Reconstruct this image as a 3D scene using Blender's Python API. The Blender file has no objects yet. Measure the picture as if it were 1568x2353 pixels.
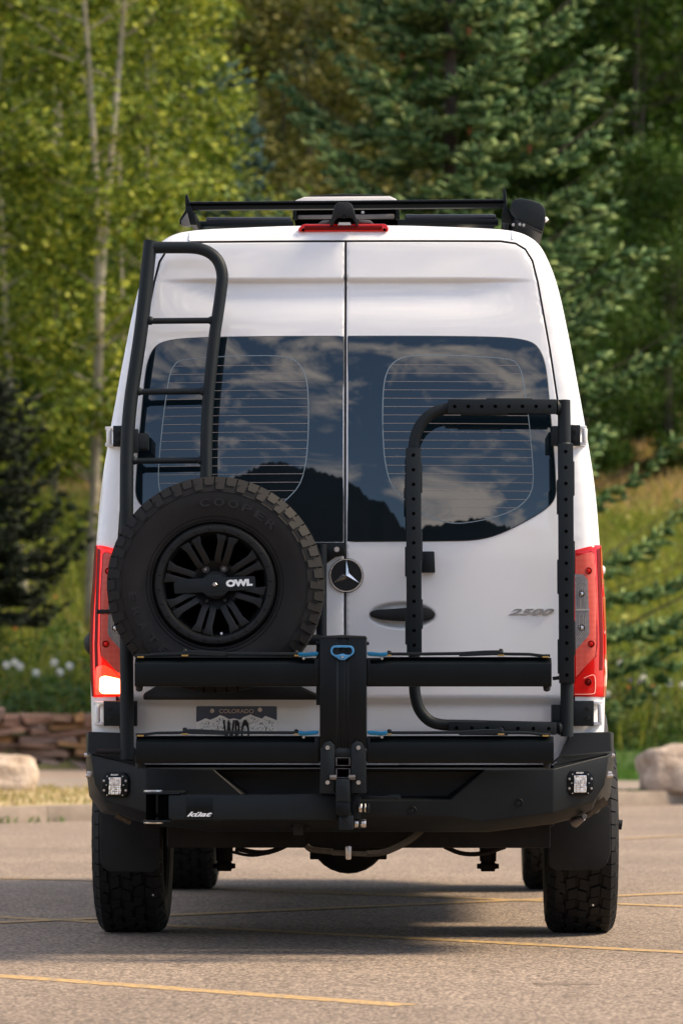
import bpy, bmesh, math, random
import numpy as np
from mathutils import Vector, Matrix, noise
from mathutils.geometry import delaunay_2d_cdt

random.seed(7); RNG = np.random.default_rng(7)
SC = bpy.context.scene
C = SC.collection
R = math.radians

# ------------------------------------------------------------------ camera
FPX, CAMD, CAMH = 8712.0, 14.4, 0.94        # focal length in image pixels, distance to the rear doors, lens height
cam_d = bpy.data.cameras.new('camera'); cam = bpy.data.objects.new('camera', cam_d); C.objects.link(cam)
cam.location = (0, -CAMD, CAMH); cam.rotation_euler = (R(90), 0, 0)
cam_d.sensor_fit = 'HORIZONTAL'; cam_d.sensor_width = 24.0
cam_d.lens = 24.0 * FPX / 1568.0
cam_d.shift_y = (1618.0 - 1176.0) / 2352.0 * (2352.0 / 1568.0)
cam_d.clip_start = 0.5; cam_d.clip_end = 6000
cam_d.dof.use_dof = True; cam_d.dof.focus_distance = 14.35; cam_d.dof.aperture_fstop = 4.4
SC.camera = cam

# ------------------------------------------------------------------ sky, sun, exposure
SUN_EL, SUN_AZ = R(46), R(93)               # azimuth clockwise from +Y: soft light from the right, level with the doors
w = bpy.data.worlds.new('World'); SC.world = w; w.use_nodes = True
nt = w.node_tree; N = nt.nodes; Lk = nt.links
for n in list(N): N.remove(n)
out = N.new('ShaderNodeOutputWorld'); bg = N.new('ShaderNodeBackground'); Lk.new(bg.outputs[0], out.inputs[0])
sky = N.new('ShaderNodeTexSky'); sky.sky_type = 'NISHITA'; sky.sun_disc = False
sky.sun_elevation = SUN_EL; sky.sun_rotation = SUN_AZ; sky.altitude = 2400; sky.air_density = 1.0; sky.dust_density = 1.0; sky.ozone_density = 1.0
tc = N.new('ShaderNodeTexCoord'); mp = N.new('ShaderNodeMapping'); mp.inputs['Scale'].default_value = (1, 1, 2.2)
Lk.new(tc.outputs['Generated'], mp.inputs[0])
cn = N.new('ShaderNodeTexNoise'); cn.inputs['Scale'].default_value = 12.0; cn.inputs['Detail'].default_value = 12; cn.inputs['Roughness'].default_value = .62; cn.inputs['Distortion'].default_value = .7
Lk.new(mp.outputs[0], cn.inputs['Vector'])
cr = N.new('ShaderNodeValToRGB'); cr.color_ramp.elements[0].position = .50; cr.color_ramp.elements[1].position = .63
Lk.new(cn.outputs['Fac'], cr.inputs[0])
mx = N.new('ShaderNodeMixRGB'); Lk.new(cr.outputs[0], mx.inputs[0]); Lk.new(sky.outputs[0], mx.inputs[1]); mx.inputs[2].default_value = (13.0, 11.6, 10.4, 1)
mx2 = N.new('ShaderNodeMath'); mx2.operation = 'MULTIPLY'; mx2.inputs[1].default_value = .9
Lk.new(cr.outputs[0], mx2.inputs[0]); Lk.new(mx2.outputs[0], mx.inputs[0])
Lk.new(mx.outputs[0], bg.inputs[0]); bg.inputs[1].default_value = 0.11
sun_d = bpy.data.lights.new('sun', 'SUN'); sun_d.energy = 3.1; sun_d.angle = R(17); sun_d.color = (1.0, .82, .60)
sun = bpy.data.objects.new('sun', sun_d); C.objects.link(sun)
sdir = Vector((math.sin(SUN_AZ) * math.cos(SUN_EL), math.cos(SUN_AZ) * math.cos(SUN_EL), math.sin(SUN_EL)))
sun.location = sdir * 60; sun.rotation_euler = sdir.to_track_quat('Z', 'Y').to_euler()
SC.view_settings.view_transform = 'Standard'; SC.view_settings.look = 'None'
SC.view_settings.gamma = 1.0; SC.view_settings.exposure = 1.2; SC.view_settings.use_curve_mapping = False
SC.cycles.use_denoising = True
SC.cycles.max_bounces = 8; SC.cycles.transparent_max_bounces = 8

# ------------------------------------------------------------------ materials
MATS = {}
def mat(name, col, rough=.5, metal=0., coat=0., spec=.5, var=0., vscale=20., bump=0., bscale=200., emit=None, estr=0., ior=1.5, coatrough=.03, trans=0., rvar=0.):
    m = bpy.data.materials.new(name); m.use_nodes = True; nt = m.node_tree; p = nt.nodes['Principled BSDF']
    p.inputs['Base Color'].default_value = (*col, 1); p.inputs['Roughness'].default_value = rough; p.inputs['Metallic'].default_value = metal
    p.inputs['Coat Weight'].default_value = coat; p.inputs['Coat Roughness'].default_value = coatrough
    p.inputs['Specular IOR Level'].default_value = spec; p.inputs['IOR'].default_value = ior
    p.inputs['Transmission Weight'].default_value = trans
    if emit: p.inputs['Emission Color'].default_value = (*emit, 1); p.inputs['Emission Strength'].default_value = estr
    if var or bump or rvar:
        t = nt.nodes.new('ShaderNodeTexCoord')
    if var or rvar:
        n = nt.nodes.new('ShaderNodeTexNoise'); n.inputs['Scale'].default_value = vscale; n.inputs['Detail'].default_value = 6; n.inputs['Roughness'].default_value = .65
        nt.links.new(t.outputs['Object'], n.inputs['Vector'])
    if var:
        r = nt.nodes.new('ShaderNodeValToRGB')
        r.color_ramp.elements[0].color = (*[c * (1 - var) for c in col], 1); r.color_ramp.elements[0].position = .3
        r.color_ramp.elements[1].color = (*[min(1, c * (1 + var)) for c in col], 1); r.color_ramp.elements[1].position = .7
        nt.links.new(n.outputs['Fac'], r.inputs[0]); nt.links.new(r.outputs[0], p.inputs['Base Color'])
    if rvar:
        q = nt.nodes.new('ShaderNodeMapRange'); q.inputs['To Min'].default_value = max(.02, rough - rvar); q.inputs['To Max'].default_value = rough + rvar
        nt.links.new(n.outputs['Fac'], q.inputs[0]); nt.links.new(q.outputs[0], p.inputs['Roughness'])
    if bump:
        b = nt.nodes.new('ShaderNodeTexNoise'); b.inputs['Scale'].default_value = bscale; b.inputs['Detail'].default_value = 3
        nt.links.new(t.outputs['Object'], b.inputs['Vector'])
        bn = nt.nodes.new('ShaderNodeBump'); bn.inputs['Strength'].default_value = bump; bn.inputs['Distance'].default_value = .002
        nt.links.new(b.outputs['Fac'], bn.inputs['Height']); nt.links.new(bn.outputs[0], p.inputs['Normal'])
    MATS[name] = m; return m

mat('white_paint', (.738, .736, .724), .42, coat=1., spec=.4, var=.03, vscale=1.6, coatrough=.03)
mat('powder_black', (.007, .0105, .0125), .50, spec=.20, var=.12, vscale=14, bump=.25, bscale=420, rvar=.05)
mat('anodised_black', (.002, .0036, .0043), .34, spec=.17, var=.12, vscale=9, rvar=.06)
mat('bumper_black', (.0035, .006, .0072), .46, spec=.22, var=.25, vscale=4, bump=.35, bscale=500, rvar=.06)
mat('trim_black', (.006, .0065, .007), .55, spec=.3, var=.2, vscale=6)
mat('underbody', (.006, .0055, .005), .8, spec=.2, var=.5, vscale=7, bump=.3, bscale=60)
mat('gap_black', (.0015, .0015, .0015), .9, spec=0.)
mat('gap_seal', (.02, .02, .02), .5)
mat('glass_dark', (.003, .0075, .0115), .0, spec=.5, ior=1.65)
mat('defrost', (.26, .22, .20), .5)
mat('defrost_frame', (.18, .23, .26), .4)
mat('badge_chrome', (.42, .42, .43), .25, metal=1)
mat('chrome', (.75, .74, .73), .18, metal=1)
mat('steel', (.52, .49, .46), .32, metal=1, var=.2, vscale=40)
mat('brass', (.42, .27, .09), .4, metal=1)
mat('blue_paint', (.035, .20, .40), .38, coat=.4)
mat('blue_metal', (.012, .15, .29), .3, metal=.6)
mat('tyre', (.0085, .008, .0078), .66, spec=.24, var=.55, vscale=6, bump=.2, bscale=160, rvar=.1)
mat('tyre_text', (.0075, .0072, .0072), .45, spec=.34)
mat('rim_black', (.004, .005, .0055), .46, spec=.26, rvar=.06, vscale=12)
mat('mudflap', (.0055, .007, .008), .6, spec=.25, var=.3, vscale=6, bump=.2, bscale=200)
mat('red_lens', (.50, .002, .001), .15, coat=.5, spec=.2, emit=(1, .004, .001), estr=.03)
mat('red_deep', (.14, .002, .001), .35, spec=.15)
mat('amber_edge', (.40, .07, .006), .10, coat=1)
mat('clear_lens', (.30, .30, .32), .12, metal=.55, coat=1, var=.35, vscale=60)
mat('lamp_dark', (.03, .02, .02), .1, coat=1)
mat('bulb_silver', (.7, .7, .7), .15, metal=1)
mat('plate_navy', (.004, .018, .060), .35, coat=.3)
mat('plate_white', (.86, .82, .76), .45)
mat('plate_ink', (.03, .03, .03), .6)
mat('plate_letter', (.004, .005, .006), .35)
mat('plate_cream', (.62, .47, .36), .4)
mat('label_white', (.8, .8, .78), .4)
mat('roof_fan_white', (.66, .62, .58), .45)
mat('solar_panel', (.012, .014, .018), .25)
mat('brown_smoke', (.10, .085, .08), .4)
mat('grey_metal', (.13, .12, .115), .45, metal=.6, var=.2, vscale=20)
mat('grey_plastic', (.045, .043, .042), .6, var=.2, vscale=8)
mat('tan_steel', (.06, .045, .03), .6, metal=.4, var=.4, vscale=50)
mat('loom', (.04, .03, .02), .7)
mat('lit_lamp', (.9, .5, .4), .3, emit=(1.0, .20, .07), estr=9.0)
mat('red_lens_lit', (.50, .002, .001), .15, coat=.5, spec=.2, emit=(1, .008, .002), estr=.45)
mat('lit_halo', (.5, .02, .01), .2, coat=.6, emit=(1.0, .014, .004), estr=2.2)
mat('plate_lamp', (.9, .6, .3), .3, emit=(1, .40, .12), estr=40.0)
mat('concrete_pebble', (.34, .31, .27), .9)
mat('pale_cover', (.65, .60, .56), .25, coat=.6)

def grid_mat(name, ca, cb, scale):
    m = mat(name, ca, .3, coat=.15, spec=.3); nt = m.node_tree; p = nt.nodes['Principled BSDF']
    t = nt.nodes.new('ShaderNodeTexCoord'); ch = nt.nodes.new('ShaderNodeTexBrick')
    mpn = nt.nodes.new('ShaderNodeMapping'); mpn.inputs['Rotation'].default_value = (R(90), 0, 0)
    nt.links.new(t.outputs['Object'], mpn.inputs[0]); nt.links.new(mpn.outputs[0], ch.inputs['Vector'])
    ch.offset = 0; ch.inputs['Scale'].default_value = scale; ch.inputs['Color1'].default_value = (*ca, 1); ch.inputs['Color2'].default_value = (*[c * .9 for c in ca], 1)
    ch.inputs['Mortar'].default_value = (*cb, 1); ch.inputs['Mortar Size'].default_value = .12; ch.inputs['Brick Width'].default_value = .5; ch.inputs['Row Height'].default_value = .5
    nt.links.new(ch.outputs[0], p.inputs['Base Color']); return m
grid_mat('red_grid', (.92, .26, .18), (.45, .015, .01), 110)
mat('red_pale', (.95, .42, .34), .3, coat=.4)
grid_mat('clear_grid', (.42, .41, .42), (.10, .09, .09), 110)

# dust held by the rubber and the lower black parts
for nm, c_ in (('tyre', (.0125, .0118, .0112)), ('bumper_black', (.0085, .0095, .0095)), ('mudflap', (.016, .015, .013)), ('underbody', (.014, .011, .009))):
    for n_ in MATS[nm].node_tree.nodes:
        if n_.type == 'VALTORGB': n_.color_ramp.elements[1].color = (*c_, 1); n_.color_ramp.elements[1].position = .78

# ------------------------------------------------------------------ mesh helpers
OFF = Vector((0, 0, 0))      # origin of the thing being built
class MB:
    def __init__(s): s.v = []; s.f = []
    def add(s, vs, fs):
        b = len(s.v); s.v += [tuple(v) for v in vs]; s.f += [tuple(i + b for i in f) for f in fs]; return s
    def box(s, x0, x1, y0, y1, z0, z1):
        return s.add([(x0, y0, z0), (x1, y0, z0), (x1, y1, z0), (x0, y1, z0), (x0, y0, z1), (x1, y0, z1), (x1, y1, z1), (x0, y1, z1)],
                     [(0, 3, 2, 1), (4, 5, 6, 7), (0, 1, 5, 4), (1, 2, 6, 5), (2, 3, 7, 6), (3, 0, 4, 7)])
    def hexa(s, p8): return s.add(p8, [(0, 3, 2, 1), (4, 5, 6, 7), (0, 1, 5, 4), (1, 2, 6, 5), (2, 3, 7, 6), (3, 0, 4, 7)])
    def prism_y(s, poly, y0, y1):        # poly in x,z counter-clockwise seen from the rear
        n = len(poly); vs = [(x, y0, z) for x, z in poly] + [(x, y1, z) for x, z in poly]
        return s.add(vs, [tuple(range(n)), tuple(range(2 * n - 1, n - 1, -1))] + [(i, i + n, (i + 1) % n + n, (i + 1) % n) for i in range(n)])
    def prism_x(s, poly, x0, x1):        # poly in y,z
        n = len(poly); vs = [(x0, y, z) for y, z in poly] + [(x1, y, z) for y, z in poly]
        return s.add(vs, [tuple(range(n)), tuple(range(2 * n - 1, n - 1, -1))] + [(i, i + n, (i + 1) % n + n, (i + 1) % n) for i in range(n)])
    def prism_z(s, poly, z0, z1):
        n = len(poly); vs = [(x, y, z0) for x, y in poly] + [(x, y, z1) for x, y in poly]
        return s.add(vs, [tuple(range(n)), tuple(range(2 * n - 1, n - 1, -1))] + [(i, i + n, (i + 1) % n + n, (i + 1) % n) for i in range(n)])
    def tube(s, pts, r, seg=14, cap=True):
        pts = [Vector(p) for p in pts]; n = len(pts); rs = r if isinstance(r, (list, tuple)) else [r] * n
        vs = []; ref = None
        for i, p in enumerate(pts):
            t = (pts[min(i + 1, n - 1)] - pts[max(i - 1, 0)]).normalized()
            if ref is None:
                a = Vector((0, 1, 0)) if abs(t.y) < .9 else Vector((1, 0, 0))
                ref = (a - t * a.dot(t)).normalized()
            else: ref = (ref - t * ref.dot(t)).normalized()
            b = t.cross(ref)
            for k in range(seg):
                an = 2 * math.pi * k / seg; vs.append(p + (ref * math.cos(an) + b * math.sin(an)) * rs[i])
        fs = [(i * seg + k, i * seg + (k + 1) % seg, (i + 1) * seg + (k + 1) % seg, (i + 1) * seg + k) for i in range(n - 1) for k in range(seg)]
        if cap: fs += [tuple(range(seg - 1, -1, -1)), tuple(range((n - 1) * seg, n * seg))]
        return s.add(vs, fs)
    def lathe(s, prof, c, axis='y', seg=48, close=False, a0=0.):   # prof: (radius, offset along the axis)
        c = Vector(c); m = len(prof); vs = []
        for k in range(seg):
            an = a0 + 2 * math.pi * k / seg; ca, sa = math.cos(an), math.sin(an)
            for r, o in prof:
                if axis == 'y': vs.append((c.x + r * ca, c.y + o, c.z + r * sa))
                elif axis == 'x': vs.append((c.x + o, c.y + r * ca, c.z + r * sa))
                else: vs.append((c.x + r * ca, c.y + r * sa, c.z + o))
        fs = []
        for k in range(seg):
            k2 = (k + 1) % seg
            for j in range(m - 1 + (1 if close else 0)):
                j2 = (j + 1) % m; fs.append((k * m + j, k2 * m + j, k2 * m + j2, k * m + j2))
        if not close:
            if prof[0][0] > 1e-6: fs.append(tuple(k * m for k in range(seg)))
            if prof[-1][0] > 1e-6: fs.append(tuple(k * m + m - 1 for k in range(seg - 1, -1, -1)))
        return s.add(vs, fs)
    def disc_y(s, x, y, z, r, d, seg=16): return s.lathe([(0, 0), (r * .9, 0), (r, d * .25), (r, d)], (x, y, z), 'y', seg)
    def build(s, name, m, parent=None, bevel=0., smooth=35, seg=2):
        me = bpy.data.meshes.new(name)
        bm = bmesh.new(); vs = [bm.verts.new(Vector(v) - OFF) for v in s.v]
        for f in s.f:
            try: bm.faces.new([vs[i] for i in f])
            except ValueError: pass
        bmesh.ops.remove_doubles(bm, verts=bm.verts, dist=1e-6)
        bmesh.ops.recalc_face_normals(bm, faces=bm.faces)
        if bevel:
            es = [e for e in bm.edges if len(e.link_faces) == 2 and e.calc_face_angle(0) > R(28)]
            bmesh.ops.bevel(bm, geom=es, offset=bevel, offset_type='OFFSET', segments=seg, profile=.5, affect='EDGES', clamp_overlap=True)
        bm.to_mesh(me); bm.free()
        for p in me.polygons: p.use_smooth = True
        me.set_sharp_from_angle(angle=R(smooth))
        if m: me.materials.append(MATS[m] if isinstance(m, str) else m)
        o = bpy.data.objects.new(name, me); C.objects.link(o)
        if parent: o.parent = parent
        return o

def empty(name, loc=(0, 0, 0), parent=None):
    o = bpy.data.objects.new(name, None); C.objects.link(o); o.location = loc; o.empty_display_size = .1
    if parent: o.parent = parent
    return o
def tag(o, label, cat, group=None, kind=None):
    if label: o['label'] = label
    if cat: o['category'] = cat
    if group: o['group'] = group
    if kind: o['kind'] = kind
    return o
def chaikin(pts, n=2, closed=False):
    pts = [tuple(p) for p in pts]
    for _ in range(n):
        q = []; m = len(pts)
        if not closed: q.append(pts[0])
        for i in range(m if closed else m - 1):
            a, b = np.array(pts[i]), np.array(pts[(i + 1) % m]); q += [tuple(.75 * a + .25 * b), tuple(.25 * a + .75 * b)]
        if not closed: q.append(pts[-1])
        pts = q
    return pts
def round_poly(poly, r, seg=5):
    """round the corners of a closed 2-D polygon; r may be one radius or a list"""
    n = len(poly); o = []
    for i in range(n):
        p, a, b = np.array(poly[i]), np.array(poly[i - 1]), np.array(poly[(i + 1) % n])
        ri = r[i] if isinstance(r, (list, tuple)) else r
        da, db = np.linalg.norm(a - p), np.linalg.norm(b - p)
        k = min(ri, da * .48, db * .48)
        if k < 1e-6: o.append(tuple(p)); continue
        u, v = p + (a - p) / da * k, p + (b - p) / db * k
        for t in np.linspace(0, 1, seg): o.append(tuple((1 - t) ** 2 * u + 2 * t * (1 - t) * p + t * t * v))
    return o

# image pixels at depth y -> the van's own metres (x right, y forward, z up)
VX, VYAW = .021, .0227
def L(u, v, y=0.):
    k = (CAMD + y) / FPX
    return Vector(((u - 784) * k - VX - VYAW * y, y, CAMH - (v - 1618) * k))
def L2(u, v, y=0.): p = L(u, v, y); return (p.x, p.z)

def text(name, body, m, parent, center, size, width=None, height=None, extrude=.0006, shear=0., rot=None, spacing=1., bold=0.):
    """flat lettering facing the rear, centred on center, fitted to width/height (metres)"""
    cu = bpy.data.curves.new(name, 'FONT'); cu.body = body; cu.size = size; cu.extrude = extrude; cu.shear = shear; cu.space_character = spacing; cu.offset = bold
    cu.align_x = 'CENTER'; cu.align_y = 'CENTER'
    t = bpy.data.objects.new(name, cu); C.objects.link(t)
    bpy.context.view_layer.update()
    me = bpy.data.meshes.new_from_object(t.evaluated_get(bpy.context.evaluated_depsgraph_get()))
    bpy.data.objects.remove(t); bpy.data.curves.remove(cu)
    n = len(me.vertices); co = np.empty(n * 3); me.vertices.foreach_get('co', co); co = co.reshape(-1, 3)
    mn, mxx = co.min(0), co.max(0); co[:, :2] -= ((mn + mxx) / 2)[:2]
    if width: co[:, 0] *= width / (mxx[0] - mn[0])
    if height: co[:, 1] *= height / (mxx[1] - mn[1])
    M = rot or Matrix.Identity(3)
    M = np.array(M @ Matrix(((1, 0, 0), (0, 0, -1), (0, 1, 0))))
    co = co @ M.T + np.array(center) - np.array(OFF)
    me.vertices.foreach_set('co', co.ravel()); me.name = name; me.update()
    me.materials.clear(); me.materials.append(MATS[m])
    o = bpy.data.objects.new(name, me); C.objects.link(o); o.parent = parent
    return o
# ------------------------------------------------------------------ the van: surfaces
VAN_M = Matrix.Translation((VX, 0, 0)) @ Matrix.Rotation(-VYAW, 4, 'Z')
def place_on_van(o, local): o.matrix_world = VAN_M @ Matrix.Translation(local)

van = empty('camper_van'); place_on_van(van, Vector((0, 0, 0)))
tag(van, 'tall white camper van parked with its rear doors facing, left tail lamp lit', 'van')

_half = [(799, 503), (950, 505), (1100, 510), (1165, 514), (1205, 522), (1238, 542), (1258, 572), (1285, 640), (1310, 760), (1335, 900), (1356, 1020),
         (1371, 1120), (1381, 1250), (1391, 1400), (1394, 1550), (1392, 1640), (1388, 1765)]
_half = [((u - 799) / 605, CAMH - (v - 1618) / 605) for u, v in _half]
_half = [_half[0]] + chaikin(_half[1:], 2)
SIL = [(-x, z) for x, z in reversed(_half[1:])] + _half       # left bottom, over the roof, right bottom
SILA = np.array(SIL)
def sil_dist(x, z):
    P = np.stack([np.asarray(x, float).ravel(), np.asarray(z, float).ravel()], 1)
    d = np.full(len(P), 9.)
    for a, b in zip(SILA[:-1], SILA[1:]):
        e = b - a; t = np.clip(((P - a) @ e) / (e @ e), 0, 1); q = P - a - t[:, None] * e
        d = np.minimum(d, np.hypot(q[:, 0], q[:, 1]))
    return d
def sstep(a, b, x): t = np.clip((x - a) / (b - a), 0, 1); return t * t * (3 - 2 * t)
RF = .075
def lean(z): t = np.maximum(0, np.asarray(z) - 1.5); return .045 * t + .035 * t * t
HAND = L2(923, 1413)
def rear_y(x, z, det=True):
    x = np.asarray(x, float); z = np.asarray(z, float)
    y = lean(z) + .035 * x * x
    d = np.clip(sil_dist(x, z), .0015, RF); y = y + RF - np.sqrt(RF * RF - (RF - d) ** 2)
    if det:
        y = y + .030 * (1 - sstep(.40, .74, np.abs(x))) * sstep(2.569, 2.554, z) * sstep(2.40, 2.548, z)
        y = y + .036 * sstep(.972, .930, z)
        e = np.sqrt(((x - HAND[0]) / .131) ** 2 + ((z - HAND[1]) / .052) ** 2); y = y + .028 * sstep(1.0, .72, e)
    return y
def in_poly(P, poly):
    A = np.array(poly); B = np.roll(A, -1, 0); c = np.zeros(len(P), bool)
    for a, b in zip(A, B):
        with np.errstate(divide='ignore', invalid='ignore'):
            k = ((a[1] > P[:, 1]) != (b[1] > P[:, 1])) & (P[:, 0] < (b[0] - a[0]) * (P[:, 1] - a[1]) / (b[1] - a[1]) + a[0])
        c ^= k
    return c
def edge_dist(P, poly):
    A = np.array(poly); B = np.roll(A, -1, 0); d = np.full(len(P), 9.)
    for a, b in zip(A, B):
        e = b - a; l2 = e @ e
        if l2 < 1e-12: continue
        t = np.clip(((P - a) @ e) / l2, 0, 1); q = P - a - t[:, None] * e; d = np.minimum(d, np.hypot(q[:, 0], q[:, 1]))
    return d
def patch(outline, sp=.03, proud=0., thick=.02, extra=None, det=True, inset=0., edge_round=0.):
    """a sheet that follows the rear skin inside outline (x,z), standing proud of it, with a rim"""
    o = []
    n = len(outline)
    for i in range(n):
        a, b = np.array(outline[i]), np.array(outline[(i + 1) % n]); l = np.linalg.norm(b - a); k = max(1, int(l / sp))
        for j in range(k): o.append(tuple(a + (b - a) * j / k))
    A = np.array(o); mn, mxx = A.min(0), A.max(0)
    gx, gz = np.meshgrid(np.arange(mn[0] + sp * .5, mxx[0], sp), np.arange(mn[1] + sp * .5, mxx[1], sp))
    G = np.stack([gx.ravel(), gz.ravel()], 1)
    if extra is not None and len(extra): G = np.concatenate([G, np.array(extra)])
    if edge_round:                                  # rows of points next to the rim, so the edge can roll over
        c = A.mean(0)
        nrm = np.roll(A, -1, 0) - np.roll(A, 1, 0); nrm = np.stack([-nrm[:, 1], nrm[:, 0]], 1); nrm /= np.linalg.norm(nrm, axis=1)[:, None] + 1e-9
        area = np.sum(A[:, 0] * np.roll(A[:, 1], -1) - np.roll(A[:, 0], -1) * A[:, 1]); nrm *= 1 if area > 0 else -1
        G = G[edge_dist(G, o) > edge_round * 1.3]
        G = np.concatenate([G] + [A + nrm * edge_round * t for t in (.3, .65, 1.)])
    G = G[in_poly(G, o)]; G = G[edge_dist(G, o) > (sp * .25 if not edge_round else edge_round * .2)]
    vs = [Vector(p) for p in o] + [Vector(p) for p in G]
    m = len(o)
    rv, re, rf, ov, oe, of = delaunay_2d_cdt(vs, [(i, (i + 1) % m) for i in range(m)], [list(range(m))], 1, 1e-6)
    V = np.array([(v.x, v.y) for v in rv])
    y = rear_y(V[:, 0], V[:, 1], det); h = 2e-3
    pr = np.full(len(V), proud)
    if edge_round:
        dd = np.clip(edge_dist(V, o) / edge_round, 0, 1); pr = proud - edge_round * .6 * (1 - np.sqrt(np.clip(1 - (1 - dd) ** 2, 0, 1)))
    if np.any(pr):
        gx = np.clip((rear_y(V[:, 0] + h, V[:, 1], det) - rear_y(V[:, 0] - h, V[:, 1], det)) / (2 * h), -6, 6)
        gz = np.clip((rear_y(V[:, 0], V[:, 1] + h, det) - rear_y(V[:, 0], V[:, 1] - h, det)) / (2 * h), -6, 6)
        nn = np.stack([gx, -np.ones(len(V)), gz], 1); nn /= np.linalg.norm(nn, axis=1)[:, None]
        P3 = np.stack([V[:, 0], y, V[:, 1]], 1) + nn * pr[:, None]
    else: P3 = np.stack([V[:, 0], y, V[:, 1]], 1)
    mb = MB(); mb.add(P3, [tuple(f) for f in rf])
    # rim
    idx = {}
    for k, orig in enumerate(ov):
        for q in orig:
            if q < m: idx[q] = k
    loop = [idx[i] for i in range(m) if i in idx]
    if thick:
        b = len(mb.v); k = len(loop)
        mb.v += [(P3[i][0], P3[i][1] + thick, P3[i][2]) for i in loop]
        mb.f += [(loop[j], loop[(j + 1) % k], b + (j + 1) % k, b + j) for j in range(k)]
    return mb
def LP(pts, mirror=None):
    q = [L2(u, v) for u, v in pts]
    return q
def mir(pts, c=1598): return [(c - u, v) for u, v in reversed(pts)]

# ---- body shell: rear frame round the doors, sides and roof in one skin
door_R = [(794.5, 547), (1150, 547), (1185, 552), (1207, 566), (1222, 592), (1234, 640), (1262, 800), (1281, 930), (1297, 1050), (1309, 1180), (1316, 1300), (1319, 1450),
          (1319, 1560), (1314, 1640), (1303, 1700), (1285, 1740), (1262, 1758), (794.5, 1758)]
door_L = mir(door_R, 1584)
opening = LP(door_L[1:-1][::1]); 
def grow(pts, c, g): return [(x + g * (1 if x > c else -1), z) for x, z in pts]
offs = lambda u, v, s: (u + s * 4 * min(1, max(0, (v - 546) / 40)), v - 4 * (1 - min(1, max(0, (v - 560) / 60))))
opL = LP([offs(u, v, -1) for u, v in door_L[1:-1]]); opR = LP([offs(u, v, 1) for u, v in door_R[1:-1]])
# U-shaped frame: silhouette left bottom -> roof -> right bottom, then back along the door opening
frame = list(SIL) + [opR[-1]] + list(reversed(opR)) + list(reversed(opL))
frame = [p for i, p in enumerate(frame) if np.linalg.norm(np.array(p) - np.array(frame[i - 1])) > 1e-4]
ex = []
for k in (.006, .014, .025, .04, .056, .075):
    nrm = np.gradient(SILA, axis=0); nrm = np.stack([nrm[:, 1], -nrm[:, 0]], 1); nrm /= np.linalg.norm(nrm, axis=1)[:, None]
    ex += [tuple(p) for p in SILA + nrm * k]
body = patch(frame, .03, 0, 0, ex, det=False)
n0 = len(SIL); rows = []
secs = [(None, 1.0, 1.0), (.30, 1.002, 1.002), (1.0, 1.002, 1.006), (3.0, 1.0, 1.006), (4.1, .985, .995), (4.7, .96, .80), (5.2, .92, .56), (5.7, .86, .47), (5.92, .74, .40)]
for yy, sx, sz in secs:
    row = []
    for x, z in SIL:
        y0 = float(lean(z)) + .035 * x * x + RF - .014
        row.append((x * sx, y0 if yy is None else max(yy, y0 + .02), .697 + (z - .697) * sz))
    rows.append(row)
b = len(body.v)
for r in rows: body.v += r
for i in range(len(rows) - 1):
    for k in range(n0 - 1): body.f.append((b + i * n0 + k, b + i * n0 + k + 1, b + (i + 1) * n0 + k + 1, b + (i + 1) * n0 + k))
body.f.append(tuple(b + (len(rows) - 1) * n0 + k for k in range(n0)))
bo = body.build('body_shell', 'white_paint', van, smooth=50)
# door surround behind the gaps, sills, side glass
mb = MB(); mb.prism_y([L2(335, 1765), L2(1250, 1765), L2(1250, 1000), L2(1190, 590), L2(395, 590), L2(335, 1000)], .30, .34); mb.build('bulkhead', 'gap_black', van)
ring = MB()
gl = opL[::-1] + []  # dark seal strip seen through the shut lines
for pts in (opL, opR):
    P3 = [(x, float(rear_y(x, z, False)) + .017, z) for x, z in pts]; ring.tube(P3, .009, 6)
ring.tube([(L2(792, 545)[0], float(rear_y(0, z)) + .020, z) for z in np.linspace(2.70, .71, 80)], .010, 6)
topseal = [(x, float(rear_y(x, 2.706, False)) + .016, 2.706) for x in np.linspace(opL[-1][0], opR[0][0], 14)]
ring.tube(topseal, .009, 6)
ring.build('door_seal', 'gap_seal', van)
for sx in (-1, 1):
    g = MB()
    hw = lambda z: np.interp(z, [p[1] for p in reversed(_half)], [p[0] for p in reversed(_half)])
    zs = np.linspace(1.55, 2.30, 8); 
    vs = [(sx * (hw(z) * 1.003 + .004), y, z) for y in (1.9, 3.3) for z in zs]
    g.add(vs, [(i, i + 1, i + 9, i + 8) for i in range(7)]); g.build('side_window', 'glass_dark', van)
    g = MB(); g.prism_y([(sx * .86, .45), (sx * .955, .45), (sx * .965, .70), (sx * .86, .70)], 1.9, 4.2); g.build('side_sill', 'trim_black', van, .01)
    # wheel arch flare
    for ay in (1.25, 4.92):
        g = MB()
        for k in range(12):
            a0, a1 = R(38 + 104 * k / 12), R(38 + 104 * (k + 1) / 12)
            q = []
            for xx in (.90, 1.035):
                for a in (a0, a1):
                    for rr in (.47, .56): q.append((sx * xx, ay + rr * math.cos(a), .42 + rr * math.sin(a) * .86))
            g.hexa([q[0], q[1], q[5], q[4], q[2], q[3], q[7], q[6]])
        g.build('wheel_arch_flare', 'grey_plastic', van, smooth=40)
g = MB(); g.box(-.80, .80, .34, 5.6, .46, .66); g.build('underbody_floor', 'underbody', van, .02)

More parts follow.
